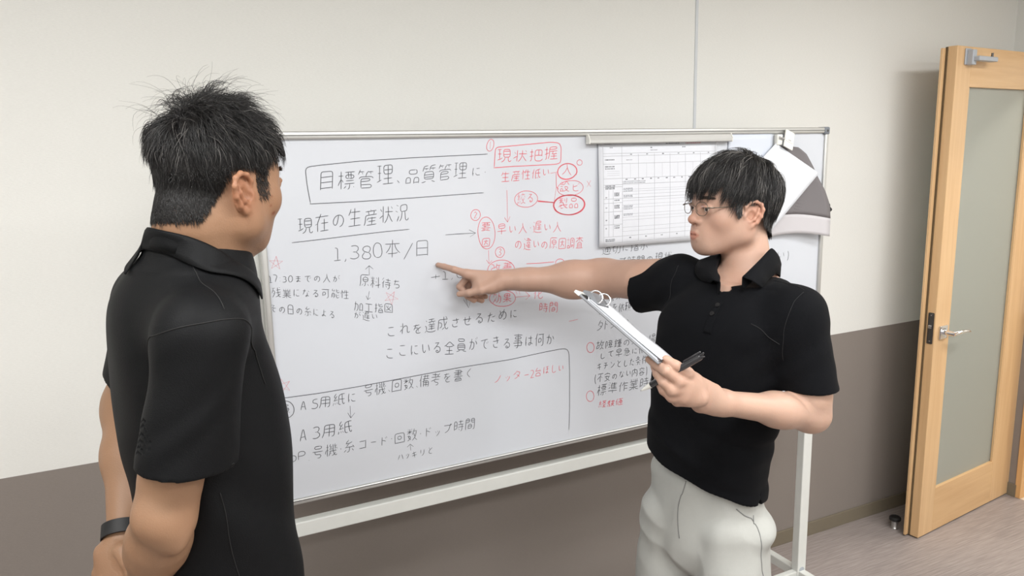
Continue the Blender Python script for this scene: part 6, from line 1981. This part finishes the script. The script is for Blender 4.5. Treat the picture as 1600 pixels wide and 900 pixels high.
bl_ = Sculpt()
S = bl_
sculpt_head(S, LH, jaw=.95, nose=.95, low=-.018, back=.016)
S.M = np.eye(4)
nkl = xf(LH, (0, -.030, -.045))
S.flat(nkl, nb_l + (0, 0, -.03), (.056, .060), (.064, .064), L_rt, k=.022)
S.cone(nkl + (0, 0, .02) - L_fwd * .015, nb_l + (0, 0, -.02) - L_fwd * .03, .045, .050, k=.03)
def torso_l(inset):
    lv = []
    for cx, y, Y, a, bf, bb in [(350, 900, 1.175, .158, .112, .108), (337, 800, 1.170, .158, .116, .112), (322, 700, 1.170, .158, .124, .118), (307, 600, 1.168, .158, .119, .118),
                                (298, 525, 1.162, .158, .098, .116), (296, 482, 1.156, .154, .078, .113), (299, 440, 1.150, .136, .062, .103), (307, 412, 1.148, .096, .056, .086)]:
        lv.append((at(cx, y, Y), L_rt, L_fwd, a - inset, bf - inset, bb - inset))
    q = lv[0]
    lv.insert(0, (q[0] + np.array((0, 0, -.12)), L_rt, L_fwd, .160 - inset, .112 - inset, .110 - inset))
    return lv
S.stack(torso_l(.020), k=.03)
S.cone(nb_l + (0, 0, -.060), rs_l + (0, 0, -.010), .034, .036, k=.03)
S.cone(nb_l + (0, 0, -.060), ls_l + (0, 0, -.010), .034, .036, k=.03)
# right arm, elbow towards the camera
S.flat(rs_l + (0, 0, -.012), re_l + (.014, .006, .05), (.043, .041), (.0375, .038), L_fwd, k=.02)
S.flat(re_l + (.012, .005, .06), re_l + (.002, .002, .0), (.0380, .038), (.0385, .038), L_fwd, k=.02)
S.ell(re_l + np.array((-.006, -.030, .010)), (.017, .012, .018), k=.022)
S.ell(re_l + np.array((.020, -.020, -.020)), (.016, .014, .024), k=.025)
fl_ = rw_l - re_l; fl_ /= np.linalg.norm(fl_)
S.flat(re_l - fl_ * .01, re_l + fl_ * .08, (.0385, .038), (.0375, .037), L_fwd, k=.018)
S.flat(re_l + fl_ * .06, rw_l, (.0385, .037), (.026, .022), L_fwd, k=.03)
# left arm behind the back
S.flat(ls_l, le_l, (.050, .050), (.042, .042), L_fwd, k=.03)
S.flat(le_l + (0, 0, .01), le_l * .6 + lw_l * .4, (.040, .040), (.038, .037), L_fwd, k=.03)
S.flat(le_l * .62 + lw_l * .38, lw_l + (0, 0, .0), (.0375, .036), (.0265, .0235), L_fwd, k=.03)
# left hand: back of the hand outward, fingers closing round the other wrist
YL = 1.10
def lh(x, y, dy=0.0):
    return at(x, y, YL + dy)
S.flat(lw_l + (0, 0, -.016), lh(182, 872, .01), (.027, .024), (.036, .023), L_fwd, k=.016)
for x0, y0, x1, y1, dy, r0 in [(184, 862, 160, 896, .000, .015), (186, 866, 172, 905, -.012, .015), (192, 866, 188, 908, -.016, .0145), (198, 866, 203, 902, -.014, .0135)]:
    S.cone(lh(x0, y0, .012), lh(x1, y1, dy), .020, r0, k=.016)
for pts in [[(160, 898, .002), (164, 930, .0), (186, 948, .012), (204, 950, .03)], [(172, 906, -.012), (180, 938, -.016), (200, 952, -.002), (214, 952, .02)],
            [(188, 908, -.016), (198, 938, -.022), (216, 948, -.008), (228, 946, .012)], [(203, 902, -.014), (214, 926, -.022), (230, 936, -.010), (240, 934, .010)]]:
    S.chain([lh(*q) for q in pts], [.0130, .0112, .0098, .0084], k=.006, ki=.004)
S.chain([lh(192, 862, -.006), lh(203, 880, -.020), lh(208, 897, -.026), lh(210, 915, -.024)], [.015, .0125, .0110, .0090], k=.006, ki=.004)
# right hand hanging inside the grip
S.flat(rw_l, at(214, 1000, 1.10), (.028, .022), (.038, .017), L_fwd, k=.015)
for i, (x, dy) in enumerate([(196, -.018), (206, -.006), (217, .006), (227, .018)]):
    S.chain([at(x + 2, 1004, 1.10 + dy), at(x - 2, 1040, 1.095 + dy), at(x + 2, 1064, 1.10 + dy), at(x + 12, 1080, 1.11 + dy)], [.0115, .0098, .0088, .0076], k=.005, ki=.003)
S.chain([at(206, 975, 1.085), at(192, 1004, 1.070), at(190, 1030, 1.068)], [.014, .0115, .0090], k=.008)

hz = bl_.mesh(.0016, lo=(-1, 0, nb_l[2] - .075), hi=(0.2, 3, 2.2))
az = bl_.mesh(.0018, lo=(-1.2, .5, .85), hi=(-.30, 1.065, 1.30))
az2 = bl_.mesh(.0020, lo=(-1.2, 1.04, .85), hi=(lw_l[0] + .045, 1.6, 1.42))
cz_ = bl_.mesh(.008, lo=(-1.2, .5, .90), hi=(.3, 2, nb_l[2] - .065))
r_ = np.random.RandomState(2)
spots = [((.062 + r_.uniform(-.012, .010), .045 + r_.uniform(-.02, .022), -.020 + r_.uniform(-.022, .016)), r_.uniform(.0012, .0028), (.80, .62, .58)) for _ in range(26)]
body_obj_l = solid_mesh('body', [hz, az, az2, cz_], M_skin_l, man_l, face_tint(LH, stubble=.38, moles=spots, ear=(1.10, .88, .82), lip=(.62, .5, .48)))
eyes(LH, man_l, look=(.1, 1, -.1))

# ---- hair of the left man
def mask_l(V):
    """how densely hair grows: fades out over about a centimetre at the hairline"""
    L = hl(LH, V)
    x, y, z = np.abs(L[:, 0]), L[:, 1], L[:, 2]
    line = np.where(y > .062, .085, np.where(y > .040, .052 + (y - .040) * 1.5, np.where(y > -.022, .036, .032 - (-.022 - y) * 1.45)))
    line = np.maximum(line, -.034)
    m = np.clip((z - line) / .012 + .45, 0, 1)
    b = np.clip((z + .014) / .016, 0, 1) * np.clip((.043 - y) / .010, 0, 1) * np.clip((y - .008) / .006, 0, 1) * (x > .05) * .85
    ear = (x > .0712) & (np.abs(y + .014) < .030) & (z < .039)
    return np.maximum(m, b) * ~ear + 1e-9
hsl = Sculpt()
sculpt_head(hsl, LH, jaw=.95, nose=.95, low=-.018, back=.016)
hsl.M = np.eye(4)
hsl.flat(nkl, nb_l + (0, 0, -.03), (.056, .060), (.064, .064), L_rt, k=.022)
hsl.cone(nkl + (0, 0, .02) - L_fwd * .015, nb_l + (0, 0, -.02) - L_fwd * .03, .045, .050, k=.03)
scl = Sculpt(); scl.M = LH
scl.pr = hsl.pr[:9] + hsl.pr[-2:]
crown_l = np.array((.010, -.045, .128))
def flow_l(P):
    L = hl(LH, P)
    c = np.array((0, -.008, .046))
    n_ = (L - c) / np.array((.0755, .096, .088)) ** 2
    n_ /= np.linalg.norm(n_, axis=1)[:, None]
    d = L - crown_l
    d[:, 2] -= .02
    d[:, 1] += .02 * (L[:, 2] > .06)
    t = d - n_ * (d * n_).sum(1)[:, None]
    t /= np.linalg.norm(t, axis=1)[:, None] + 1e-6
    return t @ LH[:3, :3].T
capl = hair_cap(hsl, LH, lambda V: mask_l(V) * (hl(LH, V)[:, 2] > np.where(hl(LH, V)[:, 1] > -.03, .055, -.012)), lambda L: np.clip(.001 + .12 * (L[:, 2] - .06), -.0005, .0040))
roots, nr = pick_roots(hz[0], hz[1], mask_l, 18000, 5)
nr = hsl.grad(roots)
Ll = hl(LH, roots)
rr2 = np.random.RandomState(9)
ln = np.interp(Ll[:, 2], [-.05, .0, .03, .06, .09, .14], [.008, .011, .017, .027, .048, .062]) * rr2.uniform(.6, 1.2, len(roots))
sidez = (Ll[:, 1] > -.045) & (Ll[:, 2] < .060)
ln[sidez] = np.interp(Ll[sidez, 2], [-.02, .03, .060], [.005, .008, .020]) * rr2.uniform(.7, 1.2, sidez.sum())
fr = (Ll[:, 1] > .05) & (Ll[:, 2] > .07)
ln[fr] = rr2.uniform(.040, .062, fr.sum())
offl = .0045
lowz = Ll[:, 2] < .034 + rr2.normal(size=len(Ll)) * .009
parts_l = []
top = ~lowz
v1 = strands(roots[top], nr[top], LH, flow_l, 500, .30, 31, length=ln[top], seg=6, width=.00050, lift=np.interp(Ll[top][:, 2], [.03, .09, .13], [.10, .34, .75]), grav=.40, rough=.10, body=scl, off=.0055, ceil=np.interp(Ll[top][:, 2], [.03, .07, .10, .13], [.0035, .006, .018, .036]))
low_side, low_back = lowz & (Ll[:, 1] > -.035), lowz & (Ll[:, 1] <= -.035)
v2 = strands(roots[low_side], nr[low_side], LH, flow_l, 300, .12, 32, length=ln[low_side], seg=3, width=.00030, lift=.30, grav=.30, rough=.12, body=scl, off=.0012)
v2b = strands(roots[low_back], nr[low_back], LH, flow_l, 300, .12, 37, length=ln[low_back] * 1.25, seg=3, width=.00042, lift=.30, grav=.30, rough=.12, body=scl, off=.0016)
rs2, nr2 = pick_roots(hz[0], hz[1], lambda V: mask_l(V) * (hl(LH, V)[:, 2] < .058) * (1 + 1.2 * (hl(LH, V)[:, 1] < -.035)), 14000, 15)
L2 = hl(LH, rs2)
n2 = hsl.grad(rs2)
bk = L2[:, 1] < -.035
v3 = strands(rs2[~bk], n2[~bk], LH, flow_l, 300, .10, 36, length=.0085 * rr2.uniform(.6, 1.3, int((~bk).sum())), seg=2, width=.00030, lift=.30, grav=.3, rough=.14, body=scl, off=.001)
v3b = strands(rs2[bk], n2[bk], LH, flow_l, 300, .10, 38, length=np.interp(L2[bk][:, 2], [-.04, .05], [.006, .016]) * rr2.uniform(.6, 1.3, int(bk.sum())), seg=3, width=.00038, lift=.25, grav=.35, rough=.14, body=scl, off=.0012, ceil=.005)
# upright tousled tufts on the crown
cr_ = np.where((Ll[:, 2] > .105) & (Ll[:, 1] > -.085) & (Ll[:, 1] < .05))[0]
cr_ = rr2.choice(cr_, min(520, len(cr_)), replace=False)
def flow_up(P):
    return flow_l(P) * .35 + LH[:3, 1] * .25
v4 = strands(roots[cr_], nr[cr_], LH, flow_up, 90, .45, 33, length=rr2.uniform(.050, .085, len(cr_)), seg=10, width=.00027, lift=lambda t: 1.5 * (1 - t) ** 1.6, grav=.42, rough=.30, body=None, curl=.22, tip=.3)
hair_l = solid_mesh('hair', [capl], M_hair_base, man_l)
solid_mesh('hair_strands', [v1, v2b, v3b], M_hair, man_l)
M_fade = material('short_faded_hair', srgb(52, 46, 42), 0.5, noise=.3, nscale=120)
solid_mesh('faded_sides', [v2, v3], M_fade, man_l)
solid_mesh('hair_tufts', [v4], M_hair, man_l)
sg = rr2.choice(np.where(Ll[:, 2] > .060)[0], 420, replace=False)
v5 = strands(roots[sg], nr[sg], LH, flow_l, 300, .35, 34, length=ln[sg] * 1.02, seg=6, width=.00040, lift=np.interp(Ll[sg][:, 2], [.03, .09, .13], [.16, .40, .58]), grav=.40, rough=.15, body=scl, off=.0075, ceil=np.interp(Ll[sg][:, 2], [.03, .07, .10, .13], [.008, .013, .024, .040]))
solid_mesh('grey_strands', [v5], M_hair_grey, man_l)
eb = []
for s in (-1, 1):
    n_ = 300
    u, w_ = rr2.uniform(0, 1, n_), rr2.uniform(-1, 1, n_)
    q = np.stack([s * (.013 + .036 * u), np.full(n_, .115), .0285 + .004 * np.sin(u * 2.4) + w_ * .0035 * (1 - .5 * u)], 1)
    P = np.array([xf(LH, t) for t in q])
    for _ in range(60):
        P = P - (LH[:3, 1] * np.clip(hsl.eval(P), -.01, .01)[:, None] * .8)
    fl2 = lambda Q, s=s: np.tile(LH[:3, :3] @ np.array((s * .95, -.25, .14)), (len(Q), 1))
    eb.append(hair_mesh('b', P, hsl.grad(P), fl2, None, None, np.full(n_, .009), seg=3, width=.0003, lift=.12, grav=.05, rough=.16, seed=40 + s))
for e_ in eb:
    solid_mesh('eyebrow', [e_], M_brow, man_l)['kind'] = 'stuff'

# ---- polo shirt of the left man
sl = Sculpt()
sl.stack(torso_l(0), k=.03, power=2.3)
sl.flat(nb_l + (0, 0, -.07) - L_fwd * .020, nb_l + (0, 0, .004) - L_fwd * .010, (.096, .080), (.078, .074), L_rt, k=.04)
sl.cone(nb_l + (0, 0, -.040), rs_l + (0, 0, -.002), .044, .055, k=.05)
sl.cone(nb_l + (0, 0, -.040), ls_l, .046, .060, k=.06)
hem_l = at(293, 726, .985)
ud = (hem_l - rs_l) / np.linalg.norm(hem_l - rs_l)
sl.sub(sleeve(rs_l, hem_l, (.060, .060), (.0690, .060), L_fwd, np.array((-.10, 0, -1.0)), (.0610, .0530), lambda P: folds_l(P)), k=.012)
hl2 = le_l * .72 + ls_l * .28
sl.sub(sleeve(ls_l, hl2, (.060, .060), (.060, .058), L_fwd, (le_l - ls_l), (.054, .052), lambda P: folds_l(P)), k=.04)
RTl = frame(nb_l, L_fwd)
sl.M = RTl
sl.chain([(.0, .060, .0), (.0, .090, -.050), (.0, .104, -.100)], [.042, .026, .006], k=.004, op=-1)
sl.M = np.eye(4)
def folds_l(P):
    z = P[:, 2]
    u = (P - nb_l.astype(F32)) @ L_rt.astype(F32)
    v = (P - nb_l.astype(F32)) @ L_fwd.astype(F32)
    a = noise3(np.stack([u, v * 1.2 - z * .6, z * 1.1 + v], 1).astype(F32), 24, 12)
    b = noise3(np.stack([u * .7 + z * .5, v * 1.4, z * .35], 1).astype(F32), 30, 19)
    pit = np.exp(-((P - (rs_l + (hem_l - rs_l) * .45 - L_fwd * .06).astype(F32)) ** 2).sum(1) / .085 ** 2)
    c = noise3(np.stack([u * .3, v * .5 + z * .25, z * 1.4 - v * .9], 1).astype(F32), 70, 23)
    return .0030 * a * np.clip((1.38 - z) / .2, .2, 1) + .0018 * b + .0034 * pit * c
sl.disp = folds_l
shirt_l = solid_mesh('polo_shirt', [sl.mesh(.0030)], M_shirt_l, man_l)
def mirror(p):
    p = np.asarray(p, float)
    return p - 2 * ((p - nb_l) @ L_rt) * L_rt
Fn = [at(251, 348, 1.100), at(282, 363, 1.066), at(318, 377, 1.056), at(349, 391, 1.072), at(367, 408, 1.098), at(385, 425, 1.135), at(400, 438, 1.175)]
En = [at(234, 388, 1.110), at(263, 399, 1.062), at(291, 407, 1.040), at(318, 417, 1.030), at(345, 440, 1.050), at(366, 455, 1.085), at(387, 471, 1.130)]
backF, backE = xf(RTl, (0, -.072, .048)), xf(RTl, (0, -.100, -.028))
Fl = Fn[::-1] + [backF] + [mirror(q) for q in Fn[1:]]
El = En[::-1] + [backE] + [mirror(q) for q in En[1:]]
collar(Fl, El, nb_l, sl, M_shirt_l, man_l, n=72, skin=hsl)
panel_on('placket', sl, [at(390, 440, 1.19), at(404, 436, 1.20), at(421, 538, 1.23), at(409, 535, 1.22)], M_shirt_l, man_l, lift=.006, thick=.003)
M_seaml = material('dark_seam', srgb(12, 12, 13), .7)
stitch('armhole_seam', sl, [at(238, 590, 1.02), at(243, 561, 1.0), at(278, 527, .985), at(316, 505, .95), at(339, 497, .95), at(365, 504, 1.0), at(388, 523, 1.04), at(396, 548, 1.08), at(395, 600, 1.10)], .0008, M_seaml, man_l)
stitch('shoulder_seam', sl, [at(296, 402, 1.05), at(312, 433, 1.02), at(332, 462, 1.0), at(339, 496, .985)], .0007, M_seaml, man_l)
stitch('cuff_seam', sl, [at(224, 716, .965), at(255, 722, .955), at(300, 726, .955), at(340, 726, .965), at(365, 724, .985)], .0007, M_seaml, man_l)
stitch('side_seam', sl, [at(340, 757, 1.06), at(352, 820, 1.06), at(366, 876, 1.06), at(372, 900, 1.06)], .0007, M_seaml, man_l)

# ---- trousers, shoes
tl = Sculpt()
hc = hip_l + np.array((.01, .0, -.16))
tl.flat(hc + (0, 0, .16), hc + (0, 0, -.06), (.138, .092), (.140, .096), L_rt, k=.03)
for sgn in (-1, 1):
    hp = hc + L_rt * .078 * sgn
    kn = hp * 1; kn[2] = .48
    an = kn + L_rt * .02 * sgn - L_fwd * .01; an[2] = .08
    tl.flat(hp + (0, 0, -.06), kn, (.080, .088), (.072, .078), L_rt, k=.02)
    tl.flat(kn, an, (.072, .078), (.064, .070), L_rt, k=.02)
    shoe('shoe', an, L_fwd + L_rt * .2 * sgn, M_shoe, man_l)
solid_mesh('trousers', [tl.mesh(.006)], M_trouser_l, man_l)

# ---- wrist watch (its own thing), strap round the left wrist
wax = (lw_l - le_l) / np.linalg.norm(lw_l - le_l)
wc = lw_l - wax * .006
watch = empty('wrist_watch', tuple(wc), 0, 'black rubber strap wrist watch on the left wrist of the person seen from behind', 'watch')
s1 = L_fwd - wax * (L_fwd @ wax); s1 /= np.linalg.norm(s1)
s2 = np.cross(wax, s1)
def wr(a, r1, r2, off):
    return tuple(wc + s1 * (r1 * math.cos(a)) + s2 * (r2 * math.sin(a)) + wax * off)
M_strap = material('black_rubber', srgb(13, 13, 15), .6)
rows = [[wr(a, .0325, .0290, o_) for a in np.linspace(0, 2 * math.pi, 49)] for o_ in (-.011, -.0108, .0108, .011)]
o = MB().grid(rows).build('strap', M_strap, None, smooth='all')
md = o.modifiers.new('solid', 'SOLIDIFY'); md.thickness = .0030; md.offset = 1
o.parent = watch; o.matrix_parent_inverse = Matrix.Translation(-watch.location)
for k_, aa in ((0, 3.6), (1, 4.2), (2, 3.9)):
    mb = MB()
    c = Vector(wr(aa, .0358, .0320, 0))
    t = (Vector(wr(aa + .05, .0358, .0320, 0)) - c).normalized()
    nrm = Vector(wax).cross(t).normalized()
    Mx = Matrix((( t.x, wax[0], nrm.x, c.x), (t.y, wax[1], nrm.y, c.y), (t.z, wax[2], nrm.z, c.z), (0, 0, 0, 1)))
    if k_ < 2:
        mb.box((-.0025, -.0125, -.0012), (.0025, .0125, .0014), .0008, M=Mx)
    else:
        mb.box((-.005, -.006, -.001), (.005, .006, .0012), .0006, M=Mx)
    small(mb.build('strap_loop' if k_ < 2 else 'buckle', M_strap if k_ < 2 else M_darkmetal, None), watch)
mb = MB()
c = Vector(wr(.75, .0345, .0305, 0)); nrm = (c - Vector(wc)).normalized()
mb.cone(c, c + nrm * .010, .019, .017, n=28)
small(mb.build('watch_case', M_black, None, smooth=True), watch)
